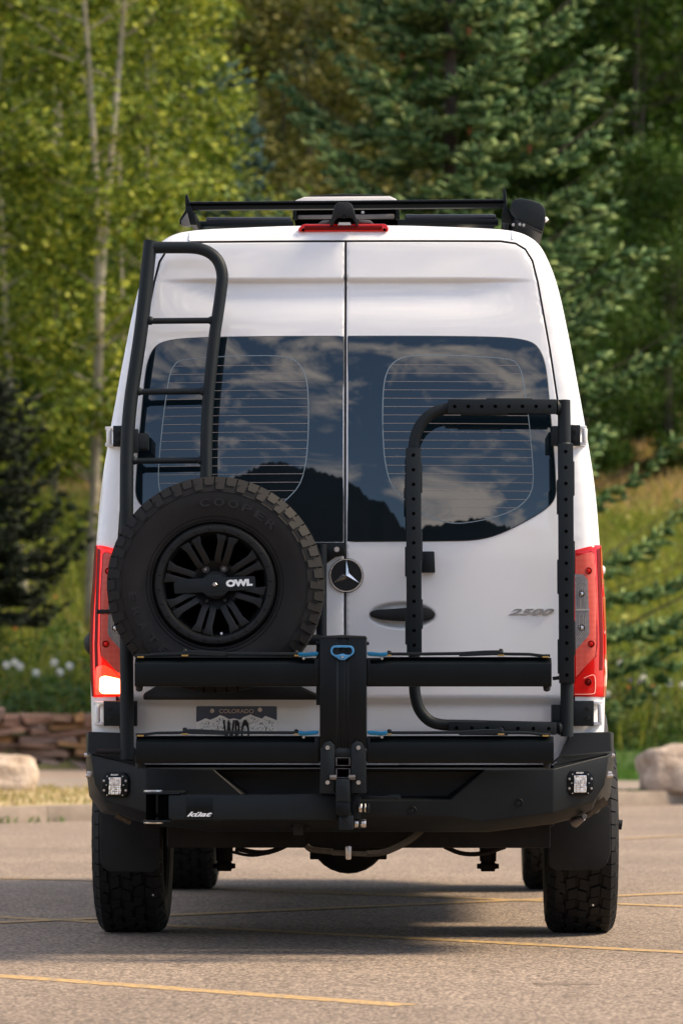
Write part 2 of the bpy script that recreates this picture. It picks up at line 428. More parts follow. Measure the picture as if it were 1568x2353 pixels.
# ---- rear doors
def fine(x0, x1, z0, z1, s): gx, gz = np.meshgrid(np.arange(x0, x1, s), np.arange(z0, z1, s)); return np.stack([gx.ravel(), gz.ravel()], 1)
glass_R = [(799, 769), (1000, 769), (1150, 771), (1205, 777), (1232, 788), (1247, 815), (1255, 850), (1262, 930), (1270, 1020), (1276, 1110), (1276, 1135), (1268, 1154), (1245, 1174),
           (1195, 1203), (1145, 1227), (1105, 1238), (1060, 1242), (799, 1243)]
frost_R = [(879, 1000), (878, 960), (879, 900), (884, 862), (896, 836), (918, 819), (950, 813), (1040, 813), (1120, 817), (1165, 821), (1185, 827), (1198, 850), (1203, 880), (1212, 940), (1220, 1020), (1225, 1090),
           (1222, 1125), (1208, 1150), (1180, 1172), (1130, 1190), (1080, 1200), (1040, 1203), (1000, 1193), (960, 1172), (925, 1145), (896, 1112), (883, 1060)]
doors = {}
for side in (-1, 1):
    pts = door_R if side > 0 else door_L
    c = L2(792, 0)[0]
    ol = LP(pts)
    exd = [fine(-.75, .75, 2.53, 2.580, .0045), fine(-.75, .75, 2.43, 2.53, .015), fine(-.9, .9, .915, .985, .009), fine(HAND[0] - .14, HAND[0] + .14, HAND[1] - .06, HAND[1] + .06, .006)]
    d = patch(ol, .03, 0, .022, np.concatenate(exd), edge_round=.006)
    dr = d.build('rear_door', 'white_paint', van, smooth=60)
    dr['label'] = 'right rear door with black pull handle' if side > 0 else 'left rear door behind the spare wheel'
    doors[side] = dr
    gp = glass_R if side > 0 else mir(glass_R, 1586)
    gz = (lambda q: chaikin(q, 2) )(LP(gp))
    patch(gz, .016, .004, .012, det=False).build('window_pane', 'glass_dark', dr, smooth=60)
    sl = MB(); loop = gz + gz[:2]
    sl.tube([(x, float(rear_y(x, z, False)) - .0005, z) for x, z in loop], .0035, 6, cap=False); sl.build('window_seal', 'gap_seal', dr)
    # defroster: printed wires
    fp = chaikin(LP(frost_R if side > 0 else mir(frost_R, 1586)), 2, True)
    wires = MB(); fr = MB()
    def ribbon(mb, pts, wd):
        P = np.array(pts); Y = rear_y(P[:, 0], P[:, 1], False) - .0052
        t = np.gradient(P, axis=0); nn = np.stack([-t[:, 1], t[:, 0]], 1); nn /= np.linalg.norm(nn, axis=1)[:, None] + 1e-9
        vs = []
        for p, q, y in zip(P, nn, Y): vs += [(p[0] + q[0] * wd / 2, y, p[1] + q[1] * wd / 2), (p[0] - q[0] * wd / 2, y, p[1] - q[1] * wd / 2)]
        mb.add(vs, [(2 * i, 2 * i + 1, 2 * i + 3, 2 * i + 2) for i in range(len(P) - 1)])
    ribbon(fr, fp + fp[:2], .0036)
    for v in np.arange(835, 1200, 19.4):
        z = CAMH - (v - 1618) / 605; xs = []
        for a, bb in zip(fp, fp[1:] + fp[:1]):
            if (a[1] > z) != (bb[1] > z): xs.append(a[0] + (bb[0] - a[0]) * (z - a[1]) / (bb[1] - a[1]))
        if len(xs) >= 2: ribbon(wires, [(x, z - .004 * (x / .8) ** 2) for x in np.linspace(min(xs) + .002, max(xs) - .002, 10)], .0021)
    fr.build('defroster_frame', 'defrost_frame', dr); wires.build('defroster_wire', 'defrost', dr)

# handle, badge and lettering on the doors
dr = doors[1]
yh = float(rear_y(HAND[0], HAND[1] + .06))
hb = MB(); P = [L2(u, v) for u, v in [(846, 1410), (858, 1401), (900, 1399), (960, 1394), (990, 1399), (1001, 1412), (990, 1424), (955, 1428), (895, 1426), (858, 1421)]]
hb.prism_y(chaikin(P, 2, True), yh - .012, yh + .012); hb.build('door_handle', 'trim_black', dr, .004)
em = L(795, 1322); ey = float(rear_y(em.x, em.z)) ; em.y = ey
bd = MB(); bd.lathe([(0, -.010), (.060, -.010), (.0655, -.004), (.0665, .004)], em, 'y', 48); badge = bd.build('badge_disc', 'trim_black', dr)
bd = MB(); bd.lathe([(.0575, -.011), (.0590, -.0145), (.0625, -.0145), (.0640, -.010)], em, 'y', 64, close=True); bd.build('badge_ring', 'chrome', badge)
st = MB()
for k in range(3):
    a = R(90 + 120 * k); tip = em + Vector((math.cos(a) * .0565, -.0125, math.sin(a) * .0565))
    l = em + Vector((math.cos(a + R(60)) * .0135, -.0115, math.sin(a + R(60)) * .0135)); r_ = em + Vector((math.cos(a - R(60)) * .0135, -.0115, math.sin(a - R(60)) * .0135)); cc = em + Vector((0, -.0185, 0))
    st.add([cc, l, tip], [(0, 1, 2)]); st.add([cc, tip, r_], [(0, 1, 2)])
st.build('badge_star', 'chrome', badge, smooth=5)
bx_ = L(1219, 1406); bx_.y = float(rear_y(bx_.x, bx_.z)) - .003
text('badge_lettering', '2500', 'badge_chrome', dr, bx_, .05, width=.175, height=.0255, extrude=.0025, shear=.42, bold=.0016)
# striker cover at the centre gap and the tyre carrier latch beside the wheel
mb = MB(); mb.prism_y([L2(722, 1247), L2(722, 1300), L2(748, 1296), L2(770, 1280), L2(792, 1276), L2(792, 1247)], -.035, .01); lt = mb.build('carrier_latch', 'anodised_black', doors[-1], .003)
mb = MB(); mb.disc_y(*L(773, 1262, -.042), .011, .01); mb.build('latch_bolt', 'steel', lt)

# lower left door: plate lamp housing, plate
dl = doors[-1]
mb = MB(); mb.prism_y([L2(330, 1608), L2(733, 1608), L2(733, 1596), L2(690, 1576), L2(360, 1576), L2(330, 1594)], -.055, .02); hs = mb.build('plate_lamp_housing', 'trim_black', dl, .008)
for u in (492, 592):
    p = L(u, 1606.6, -.02); m2 = MB(); m2.lathe([(0, -.002), (.011, -.002), (.012, 0), (.012, .004)], p, 'z', 16); m2.build('plate_lamp', 'plate_lamp', hs)
px0, pz1 = L2(448, 1622, -.005); px1, pz0 = L2(635, 1737, -.005); ply = float(rear_y(px0, .85)) - .010
pl = MB(); pl.prism_y(round_poly([(px0, pz0), (px1, pz0), (px1, pz1), (px0, pz1)], .012), ply, ply + .004); plate = pl.build('licence_plate', 'plate_white', dl, .0008)
plate['label'] = 'dark blue and white mountain licence plate half hidden by the tray'
PW = px1 - px0; PH = pz1 - pz0
def pp(fx, fz): return (px0 + fx * PW, pz0 + fz * PH)
def pq(zx, zy): return pp((zx - 245) / (1135 - 245), 1 - (zy - 295) / (820 - 295))
ridge = [pq(*q) for q in [(247, 465), (300, 447), (345, 425), (365, 428), (400, 440), (440, 425), (480, 408), (505, 390), (525, 395), (560, 408), (610, 435), (660, 425), (730, 440), (770, 410), (800, 400), (845, 382), (880, 400), (920, 412), (970, 428), (1005, 398), (1040, 410), (1080, 425), (1133, 445)]]
tp = [pq(1133, 306), pq(1120, 297), pq(260, 297), pq(247, 306)]
nv = MB(); n = len(ridge)
nv.prism_y(ridge + tp, ply - .0012, ply + .001); nv.build('plate_sky', 'plate_navy', plate)
ink = MB(); rr = random.Random(3)
for k in range(260):
    fx = rr.uniform(.04, .97); zz = np.interp(px0 + fx * PW, [q[0] for q in ridge], [q[1] for q in ridge]) - rr.uniform(.006, .05) ; x = px0 + fx * PW
    if zz < pz0 + .01: continue
    a = rr.uniform(-.5, .9); l = rr.uniform(.003, .010); w_ = rr.uniform(.0008, .0024)
    dx, dz = math.sin(a) * l, -math.cos(a) * l
    ink.add([(x, ply - .0006, zz), (x + w_, ply - .0006, zz - w_), (x + dx + w_, ply - .0006, zz + dz), (x + dx, ply - .0006, zz + dz)], [(0, 1, 2, 3)])
ink.build('plate_rock_ink', 'plate_ink', plate)
c = pq(690, 349); text('plate_state_name', 'COLORADO', 'plate_cream', plate, (c[0], ply - .002, c[1]), .02, width=.131, height=.0155)
c = pq(686, 585); text('plate_number', 'WRO', 'plate_letter', plate, (c[0], ply - .002, c[1]), .06, width=.101, height=.105, bold=.0022, spacing=1.05)
for q in ((423, 347), (947, 335)):
    c = pq(*q); m2 = MB(); m2.disc_y(c[0], ply - .004, c[1], .0085, .004); m2.build('plate_screw', 'steel', plate)
# small grip plate right of the carrier post
mb = MB(); mb.prism_y([L2(968, 1268), L2(997, 1268), L2(999, 1316), L2(968, 1316)], -.06, .01); mb.build('carrier_bracket', 'powder_black', dr, .003)

# ---- hinges
for side in (-1, 1):
    def hp(u): return u if side > 0 else 1590 - u
    for (v0, v1, ua, ub, uc) in ((976, 1024, 1302, 1332, 1349), (1610, 1668, 1285, 1362, 1384)):
        low = v0 > 1300
        if low and side < 0: hp = lambda u: 1600 - u
        z0, z1 = L2(0, v1)[1], L2(0, v0)[1]; xa, xb, xc = sorted([L2(hp(ua), 0)[0], L2(hp(ub), 0)[0], L2(hp(uc), 0)[0]], key=lambda t: t * side)
        xm = .5 * (xb + xc); yb = float(rear_y(xb - side * .01, (z0 + z1) / 2, False))
        h = MB(); h.box(min(xa, xb), max(xa, xb), yb - .055, yb - .030, z0, z1); ho = h.build('hinge', 'powder_black', van, .003)
        for zz in (z0 + (z1 - z0) * .3, z0 + (z1 - z0) * .7):
            m2 = MB(); m2.disc_y(xb - side * .022, yb - .062, zz, .008, .008, 8); m2.build('hinge_bolt', 'trim_black', ho)
        k = MB(); k.tube([(xc - side * .011, yb - .028, z0 + .012), (xc - side * .011, yb - .028, z1 - .012)], .011, 12); k.box(min(xb, xc) - .004, max(xb, xc) - .004, yb - .035, yb + .03, z1 - .016, z1 - .002); k.box(min(xb, xc) - .004, max(xb, xc) - .004, yb - .035, yb + .03, z0 + .002, z0 + .016)
        k.build('hinge_knuckle', 'white_paint', ho, .003)

# ---- tail lamps
lensR = [(1319, 1264), (1363, 1252), (1379, 1249.5), (1382, 1292), (1384, 1334), (1388, 1380), (1390.5, 1433), (1391, 1481), (1390, 1528), (1388, 1567), (1386, 1602), (1317, 1600)]
gridR = [(1322, 1278), (1357, 1268), (1361.5, 1273), (1366.5, 1349), (1368.5, 1481), (1366.5, 1504), (1321, 1556)]
clearR = [(1319, 1318.5), (1338, 1319.5), (1347.5, 1332), (1351.7, 1454), (1347.5, 1463.5), (1320.8, 1494)]
edgeR = [(1379, 1251), (1382, 1292), (1384, 1334), (1388, 1380), (1390.5, 1433), (1391, 1481), (1390, 1528), (1388, 1567), (1386, 1600), (1381, 1600), (1383, 1545), (1384, 1480), (1382, 1420), (1379, 1370), (1376, 1320), (1374, 1253)]
deepR = [(1366, 1262), (1373, 1258), (1375, 1320), (1378, 1400), (1380, 1480), (1379, 1540), (1372, 1540), (1373, 1480), (1371, 1400), (1369, 1330)]
boxR = [(1319, 1568), (1362, 1548), (1367, 1553), (1367, 1592), (1363, 1595), (1319, 1595)]
for side in (-1, 1):
    fl = (lambda q: q) if side > 0 else (lambda q: mir(q, 1598))
    lit = side < 0
    lens = patch(LP(fl(lensR)), .012, .010, .035, det=False, edge_round=.008).build('tail_lamp', 'red_lens_lit' if lit else 'red_lens', van, smooth=60)
    lens['label'] = 'left tail lamp with its lowest segment lit' if lit else 'right tail lamp, unlit'
    patch(LP(fl(gridR)), .012, .0112, .002, det=False).build('reflector', 'red_grid', lens, smooth=60)
    patch(LP(fl(clearR)), .010, .0128, .003, det=False).build('clear_segment', 'clear_grid', lens, smooth=60)
    patch(LP(fl(edgeR)), .012, .0112, .002, det=False).build('amber_rim', 'red_deep' if lit else 'amber_edge', lens, smooth=60)
    patch(LP(fl(deepR)), .012, .0112, .002, det=False).build('lens_band', 'red_deep', lens, smooth=60)
    bz = LP(fl([(1319, 1551), (1360, 1527), (1376, 1532), (1378, 1596), (1319, 1596)] if lit else boxR)); bz = round_poly(bz, .006, 4)
    patch(bz, .008, .0118, .003, det=False).build('brake_segment', 'lit_halo' if lit else 'red_lens', lens, smooth=60)
    if lit: patch(round_poly(LP(fl([(1322, 1560), (1358, 1552), (1368, 1556), (1369, 1588), (1362, 1594), (1322, 1594)])), .008, 4), .006, .0132, .003, det=False).build('lit_bulb_glow', 'lit_lamp', lens, smooth=60)
    for (u, v), nm, m, r_ in (((1351, 1311), 'bulb', 'red_lens', .0105), ((1357, 1479), 'bulb', 'red_lens', .0105), ((1335, 1364), 'clear_bulb', 'bulb_silver', .0105), ((1335, 1442), 'clear_bulb', 'bulb_silver', .0105), ((1350, 1567), 'bulb', 'red_deep', .011)):
        if lit and v > 1550: continue
        uu = u if side > 0 else 1598 - u; p = L(uu, v); p.y = float(rear_y(p.x, p.z, False)) - .012
        m2 = MB(); m2.lathe([(0, -.007), (r_ * .6, -.005), (r_ * .95, 0), (r_, .004)], p, 'y', 16); m2.build(nm, m, lens)
        m2 = MB(); m2.lathe([(r_ * .98, -.001), (r_ * 1.12, -.004), (r_ * 1.3, -.001), (r_ * 1.3, .004), (r_ * .98, .004)], p, 'y', 16, close=True); m2.build('bulb_ring', 'red_deep' if nm == 'bulb' else 'lamp_dark', lens)
    # moulded ribs of the clear segment and the pale edge of the brake segment
    def rib(pts, wd, name, m, pr):
        Q = np.array(LP([(u if side > 0 else 1598 - u, v) for u, v in pts])); tt = np.gradient(Q, axis=0); nn = np.stack([-tt[:, 1], tt[:, 0]], 1); nn /= np.linalg.norm(nn, axis=1)[:, None] + 1e-9
        mb_ = MB(); vs = []
        for q, k in zip(Q, nn):
            for s_ in (-1, 1): qq = q + k * wd / 2 * s_; vs.append((qq[0], float(rear_y(qq[0], qq[1], False)) - pr, qq[1]))
        mb_.add(vs, [(2 * i, 2 * i + 1, 2 * i + 3, 2 * i + 2) for i in range(len(Q) - 1)]); mb_.build(name, m, lens)
    for k in range(4):
        o_ = 4 + 4.5 * k; rib(chaikin([(1320, 1322 + o_), (1338 - o_ * .9, 1323 + o_), (1345 - o_, 1336 + o_), (1346 - o_, 1396)], 2), .0016, 'lens_rib', 'bulb_silver', .0165)
        rib(chaikin([(1347 - o_, 1412), (1348 - o_, 1452 - o_ * .5), (1340 - o_ * .8, 1464 - o_ * .6), (1321, 1486 - o_ * 1.6)], 2), .0016, 'lens_rib', 'bulb_silver', .0165)
    if not lit: rib(chaikin([(1319, 1595), (1362, 1595), (1367, 1590), (1367, 1554), (1361, 1549), (1340, 1558)], 2), .0028, 'segment_edge', 'red_pale', .0160)
    rib([(1321, 1277), (1358, 1266), (1364, 1272), (1369, 1349), (1371, 1481), (1368, 1508), (1321, 1560)], .0022, 'segment_edge', 'red_deep', .0145)
    rib([(1375, 1300), (1378, 1380), (1381, 1450), (1381, 1520)], .0022, 'painted_highlight', 'red_pale', .0140)  # pale strip: a highlight put into the lens colour
    # bright divider across the clear segment
    q = LP(fl([(1320, 1399), (1351, 1399), (1351, 1403), (1320, 1403)])); patch(q, .01, .0145, .002, det=False).build('divider', 'chrome', lens)
# stand-ins for unidentified flank fittings: pale cover (right), small black cover (left)
p = L(1384, 1310, .55); m2 = MB(); m2.lathe([(0, .045), (.012, .042), (.026, .025), (.034, 0), (.034, -.02)], (p.x - .035, .55, p.z), 'x', 20); m2.build('pale_side_cover', 'pale_cover', van)
p = L(200, 1478, 1.0); m2 = MB(); m2.lathe([(0, -.05), (.025, -.046), (.055, -.02), (.066, .02), (.066, .06)], (p.x + .036, 1.0, p.z), 'x', 24); m2.build('black_side_cover', 'trim_black', van)

# ---- high brake lamp and camera housing
def yr(u, v): q = L2(u, v); return float(rear_y(q[0], q[1], False))
hb = MB(); yb = .175
hb.prism_y(round_poly([L2(686, 535, yb), L2(891, 535, yb), L2(893, 528, yb), L2(886, 518, yb), L2(697, 518, yb), L2(686, 528, yb)], .008), .118, .26); hm = hb.build('high_brake_lamp', 'red_lens', van, .003)
hb = MB(); hb.prism_y(round_poly([L2(700, 532, yb), L2(878, 532, yb), L2(878, 522, yb), L2(700, 522, yb)], .004), .1155, .13); hb.build('lamp_window', 'red_deep', hm, .001)
for u in (696, 883):
    m2 = MB(); m2.disc_y(*L(u, 527, .113), .006, .006, 10); m2.build('lamp_screw', 'gap_black', hm)
yc = .10
cm = MB(); ol = [L2(757, 517, yc), L2(764, 517, yc), L2(770, 505, yc), L2(776, 500, yc), L2(806, 500, yc), L2(812, 505, yc), L2(818, 517, yc), L2(823, 517, yc), L2(812, 480, yc), L2(808, 470, yc), L2(800, 466, yc), L2(778, 466, yc), L2(770, 470, yc), L2(767, 480, yc)]
cm.prism_y(ol, .075, .30); ch = cm.build('rear_camera_housing', 'trim_black', van, .006)
cm = MB(); cm.prism_y([L2(768, 516, yc), L2(820, 516, yc), L2(812, 500, yc), L2(772, 500, yc)], .12, .26); cm.build('housing_throat', 'gap_black', ch)
cm = MB(); cm.prism_y([L2(776, 516, yc), L2(806, 516, yc), L2(804, 510, yc), L2(778, 510, yc)], .10, .14); cm.build('housing_lip', 'white_paint', ch)
cm = MB(); cm.disc_y(*L(790, 496, .072), .007, .006); cm.build('camera_eye', 'glass_dark', ch)
cm = MB(); cm.prism_y([L2(730, 517, .2), L2(758, 517, .2), L2(758, 508, .2), L2(740, 510, .2)], .15, .32); cm.build('housing_foot', 'grey_metal', ch, .003); cm = MB(); cm.prism_y([L2(822, 516, .2), L2(858, 516, .2), L2(850, 509, .2), L2(822, 507, .2)], .15, .32); cm.build('housing_foot', 'grey_metal', ch, .003)
# ------------------------------------------------------------------ roof furniture (parts of the van)
rk = empty('roof_rack', (0, 0, 0), van)
def RK(u, v, y): return L(u, v, y)
yr0 = .62
mb = MB(); a, b_ = L2(428, 462, yr0), L2(1160, 459, yr0); h = .030
mb.prism_x([(yr0 - .012, 0), (yr0 + .018, 0), (yr0 + .018, .034), (yr0 - .012, .034)], a[0], b_[0])
mb.v = [(x, y, z + L2(0, 482 - (x - a[0]) / (b_[0] - a[0]) * 4, yr0)[1]) for x, y, z in mb.v]; mb.build('crossbar', 'anodised_black', rk, .004)
mb = MB(); mb.prism_x([(yr0 - .020, 0), (yr0 - .010, 0), (yr0 - .010, .008), (yr0 - .020, .008)], a[0], b_[0]); mb.v = [(x, y, z + L2(0, 472 - (x - a[0]) / (b_[0] - a[0]) * 4, yr0)[1]) for x, y, z in mb.v]; mb.build('crossbar_lip', 'gap_black', rk)
# side fins and rails running forward
mb = MB(); mb.prism_y([L2(412, 515, yr0), L2(452, 517, yr0), L2(450, 500, yr0), L2(438, 470, yr0), L2(430, 444, yr0), L2(425, 450, yr0), L2(426, 482, yr0), L2(413, 503, yr0)], yr0 - .02, yr0 + .015); mb.build('end_bracket', 'anodised_black', rk, .003)
mb = MB(); mb.prism_y([L2(415, 513, .55), L2(436, 517, .55), L2(428, 484, .55), L2(414, 503, .55)], .585, .598); mb.build('bracket_face', 'grey_metal', rk, .002)
mb = MB(); mb.prism_y([L2(1150, 512, yr0), L2(1178, 517, yr0), L2(1176, 497, yr0), L2(1164, 476, yr0), L2(1160, 438, yr0), L2(1157, 433, yr0), L2(1154, 440, yr0), L2(1154, 480, yr0)], yr0 - .02, yr0 + .015); mb.build('end_bracket', 'anodised_black', rk, .003)
for u0, u1 in ((430, 452), (1150, 1172)):
    x0, x1 = L2(u0, 0, yr0)[0], L2(u1, 0, yr0)[0]; m2 = MB(); m2.box(x0 + .01, x1 - .005, yr0, 3.6, L2(0, 512, yr0)[1], L2(0, 485, yr0)[1]); m2.build('side_rail', 'anodised_black', rk, .004)
for yy in (1.7, 2.8):
    m2 = MB(); m2.box(a[0] + .01, b_[0] - .01, yy, yy + .03, 2.82, 2.86); m2.build('crossbar', 'anodised_black', rk, .004)
# flat solar panels lying between the rails, edge-on from here
for u0, u1, v0, v1 in ((472, 668, 497, 510), (930, 1138, 492, 507)):
    p0, p1 = L(u0, v1, 1.0), L(u1, v0, 1.0)
    m2 = MB(); m2.box(p0.x, p1.x, 1.0, 1.9, p1.z - .022, p1.z); sp = m2.build('solar_panel', 'solar_panel', rk, .006)
    m2 = MB(); m2.box(p0.x - .03, p1.x + .01, .98, 1.03, p0.z - .018, p0.z + .004); m2.build('panel_rail', 'anodised_black', sp, .003)
# roof fan
yf = 1.25
fan = MB(); fan.prism_y([L2(674, 506, yf), L2(915, 506, yf), L2(912, 470, yf), L2(678, 470, yf)], yf, yf + .42); fo = fan.build('roof_fan', 'gap_black', van, .008)
m2 = MB(); m2.prism_y([L2(684, 503, yf), L2(905, 503, yf), L2(905, 492, yf), L2(684, 494, yf)], yf - .015, yf); m2.build('fan_vent_strip', 'brown_smoke', fo, .004)
m2 = MB(); m2.prism_y([L2(676, 470, yf), L2(912, 470, yf), L2(912, 460, yf), L2(895, 452, yf), L2(700, 453, yf), L2(676, 462, yf)], yf - .03, yf + .45); m2.build('fan_lid', 'roof_fan_white', fo, .008)
m2 = MB(); m2.prism_y([L2(702, 453, yf), L2(890, 452, yf), L2(880, 446, yf), L2(790, 443.5, yf), L2(715, 447, yf)], yf + .01, yf + .40); m2.build('fan_lid_seal', 'trim_black', fo, .004)
for u in (672, 908):
    m2 = MB(); m2.prism_y([L2(u, 507, yf), L2(u + 10, 507, yf), L2(u + 8, 462, yf), L2(u + 3, 462, yf)], yf - .045, yf - .03); m2.build('fan_bracket', 'anodised_black', fo, .003)
m2 = MB(); m2.disc_y(*L(833, 487, yf - .02), .007, .008, 10); m2.build('fan_screw', 'steel', fo)
# awning case on the right roof edge
ya = .55
aw = [(1171, 487), (1172, 470), (1180, 458), (1198, 455), (1235, 464), (1250, 474), (1253, 500), (1248, 527), (1240, 534), (1205, 520), (1185, 503)]
mb = MB(); mb.prism_y(chaikin([L2(u, v, ya) for u, v in aw], 1, True), ya, 3.9); ao = mb.build('awning_case', 'powder_black', van, .008)
mb = MB(); mb.prism_y([L2(1185, 505, ya), L2(1245, 533, ya), L2(1244, 540, ya), L2(1190, 515, ya)], ya - .01, ya + 3.2); mb.build('awning_bracket', 'trim_black', ao, .004)
mb = MB(); mb.lathe([(0, .018), (.010, .010), (.013, 0), (.013, -.02)], L(1249, 505, ya + .02), 'x', 10); mb.build('awning_end_knob', 'label_white', ao)
mb = MB()
for u, v in ((1178, 516), (1193, 515), (1202, 517)): mb.disc_y(*L(u, v, ya - .03), .006, .02, 8)
mb.build('awning_bolt', 'steel', ao)
# roof seam ends
for u in (430, 1178):
    mb = MB(); P = []
    for t in np.linspace(0, 1, 6):
        q = L2(u, 541 - 22 * t); P.append((q[0], float(rear_y(q[0], q[1], False)) - .001, q[1]))
    mb.tube(P, .004, 6); mb.build('roof_seam', 'white_paint', bo)

# ------------------------------------------------------------------ ladder on the left door
def ly(v): z = CAMH - (v - 1618) / 605; return float(lean(z)) - .115
def LL(u, v): return L(u, v, ly(v))
lad = empty('rear_ladder', (0, 0, 0), van)
pts = [(345, 553), (338, 620), (326, 740), (308, 860), (299, 920), (292, 1000), (290, 1080), (289, 1300), (290, 1500), (291, 1745)]
P = chaikin([LL(u, v) for u, v in pts], 2)
mb = MB(); mb.tube(P, .0262, 18); mb.build('ladder_rail', 'powder_black', lad)
pts = [(348, 567), (390, 567), (436, 567), (462, 570), (486, 581), (503, 600), (511, 628), (509, 655), (500, 720), (492, 770), (484, 850), (478, 910), (474, 980), (473, 1060), (473, 1150), (473, 1290)]
P = chaikin([LL(u, v) for u, v in pts], 2)
mb = MB(); mb.tube(P, .0225, 18); mb.build('ladder_rail', 'powder_black', lad)
for v, u0, u1 in ((735, 328, 497), (898, 302, 478), (1057, 290, 473)):
    mb = MB(); mb.tube([LL(u0, v + 1), LL(u1, v)], .0115, 12)
    for u in (u0 + 16, u1 - 12): 
        q = LL(u, v); mb.lathe([(.0115, -.012), (.0165, -.004), (.0165, .004), (.0115, .012)], q, 'x', 10)
    mb.build('ladder_rung', 'powder_black', lad)
for v in (1012, 1300):
    mb = MB(); q = LL(292, v); mb.box(q.x - .02, q.x + .075, q.y, q.y + .10, q.z - .03, q.z + .03); mb.build('ladder_bracket', 'powder_black', lad, .004)
mb = MB(); q = LL(302, 1012); mb.box(q.x - .004, q.x + .025, q.y - .01, q.y + .01, q.z - .045, q.z + .045); mb.build('ladder_bracket', 'powder_black', lad, .003)
# small pegs off the lower rail
for v, u0, u1 in ((1405, 222, 285), (1726, 222, 285)):
    mb = MB(); q0, q1 = LL(u0, v), LL(u1, v); n = 11; pr = []
    for i in range(n): pr.append(q0.lerp(q1, i / (n - 1)))
    mb.tube(pr, [.0085 if i % 2 else .0100 for i in range(n)], 10); mb.build('ladder_peg', 'trim_black', lad)
# spare wheel carrier arms behind the tyre
mb = MB(); mb.tube([LL(290, 1345), L(500, 1345, -.13), L(735, 1345, -.13)], .022, 12); mb.tube([LL(300, 1470), L(735, 1470, -.13)], .020, 12); mb.tube([L(738, 1250, -.10), L(738, 1620, -.10)], .020, 12); mb.build('wheel_carrier_frame', 'powder_black', lad)

# ------------------------------------------------------------------ carrier frame on the right door
car = empty('gear_carrier_frame', (0, 0, 0), van)
yc = -.13
def LC(u, v): z = CAMH - (v - 1618) / 605; return L(u, v, yc + min(.05, float(lean(z)) * .6))
mb = MB(); P = chaikin([LC(*q) for q in [(951, 1500), (951, 1570), (953, 1600), (962, 1632), (985, 1658), (1015, 1666), (1050, 1666), (1284, 1672)]], 2); mb.tube(P, .0215, 16); mb.build('carrier_tube', 'powder_black', car)
mb = MB(); P = chaikin([LC(*q) for q in [(950, 1060), (950, 1030), (953, 1003), (967, 972), (990, 950), (1015, 940), (1045, 937), (1280, 936)]], 2); mb.tube(P, .0215, 16); mb.build('carrier_tube', 'powder_black', car)
mb = MB(); mb.tube([LC(1294, 920), LC(1296, 1100), LC(1300, 1400), LC(1301, 1692)], .0245, 18); mb.build('carrier_post', 'powder_black', car)
def channel(pa, pb, wd, name, nh, horiz=False):
    """folded plate channel with stepped edges and black discs for the shade of its holes"""
    m2 = MB(); a, b2 = Vector(pa), Vector(pb); ax = (b2 - a).normalized(); sd = Vector((0, 0, 1)) if horiz else Vector((1, 0, 0)); sd = (sd - ax * sd.dot(ax)).normalized()
    f = Vector((0, -1, 0)); f = (f - ax * f.dot(ax)).normalized(); ln = (b2 - a).length
    def seg(t0, t1, w0, w1, d):
        p, q = a + ax * t0, a + ax * t1
        m2.hexa([p - sd * w0, p + sd * w1, q + sd * w1, q - sd * w0, p - sd * w0 + f * d, p + sd * w1 + f * d, q + sd * w1 + f * d, q - sd * w0 + f * d])
    seg(0, ln, wd * .46, wd * .46, .047)
    k = 3 if ln > .5 else 1
    for i in range(k):
        t0 = ln * (i + .12) / k; t1 = ln * (i + .55) / k; seg(t0, t1, wd * .54, wd * .46, .044)
        t0 = ln * (i + .35) / k; t1 = ln * (i + .78) / k; seg(t0, t1, wd * .46, wd * .53, .0445)
    o = m2.build(name, 'powder_black', car, .0025)
    hm = MB()
    for i in range(nh):
        c_ = a + ax * (ln * (i + .5) / nh) + f * .0478
        ring = [c_ + (ax * math.cos(t) + sd * math.sin(t)) * .0068 for t in np.linspace(0, 2 * math.pi, 13)[:-1]]
        hm.add(ring, [tuple(range(12))])
    hm.build('hole_shade', 'gap_black', o)  # flat black discs paint the shade inside the holes
    return o
channel(LC(951, 1500), LC(949, 1031), .062, 'carrier_channel', 14)
channel(LC(1300, 1570), LC(1297, 1022), .062, 'carrier_channel', 15)
channel(LC(1028, 936), LC(1276, 936), .058, 'carrier_channel', 8, True)
channel(LC(1030, 1672), LC(1276, 1674), .050, 'carrier_channel', 7, True)
mb = MB(); mb.lathe([(.024, -.012), (.031, 0), (.024, .012)], LC(1280, 936), 'x', 14); mb.lathe([(.022, -.012), (.028, 0), (.022, .012)], LC(1284, 1672), 'x', 14)
mb.lathe([(.0245, -.01), (.030, 0), (.0245, .008)], LC(1295, 1022), 'z', 14); mb.build('weld_collar', 'powder_black', car)
for v in (1000, 1640):
    q = LC(1300, v); mb = MB(); mb.box(q.x - .055, q.x + .01, q.y, q.y + .11, q.z - .035, q.z + .035); mb.build('carrier_bracket', 'powder_black', car, .003)
mb = MB(); mb.tube([LC(1268, 1559), LC(1285, 1557)], .007, 8); mb.build('carrier_pin', 'trim_black', car)

# ------------------------------------------------------------------ rear bumper
bmp = MB()
def pt(u, v, y): return L(u, v, y)
def mirp(q): return [(1604 - u, v, y) for u, v, y in q]
def facet(q, both=True):
    bmp.add([pt(*p) for p in q], [tuple(range(len(q)))])
    if both: bmp.add([pt(*p) for p in mirp(q)], [tuple(range(len(q)))])
yA, yB, yC2, yD = -.235, -.215, -.085, .45
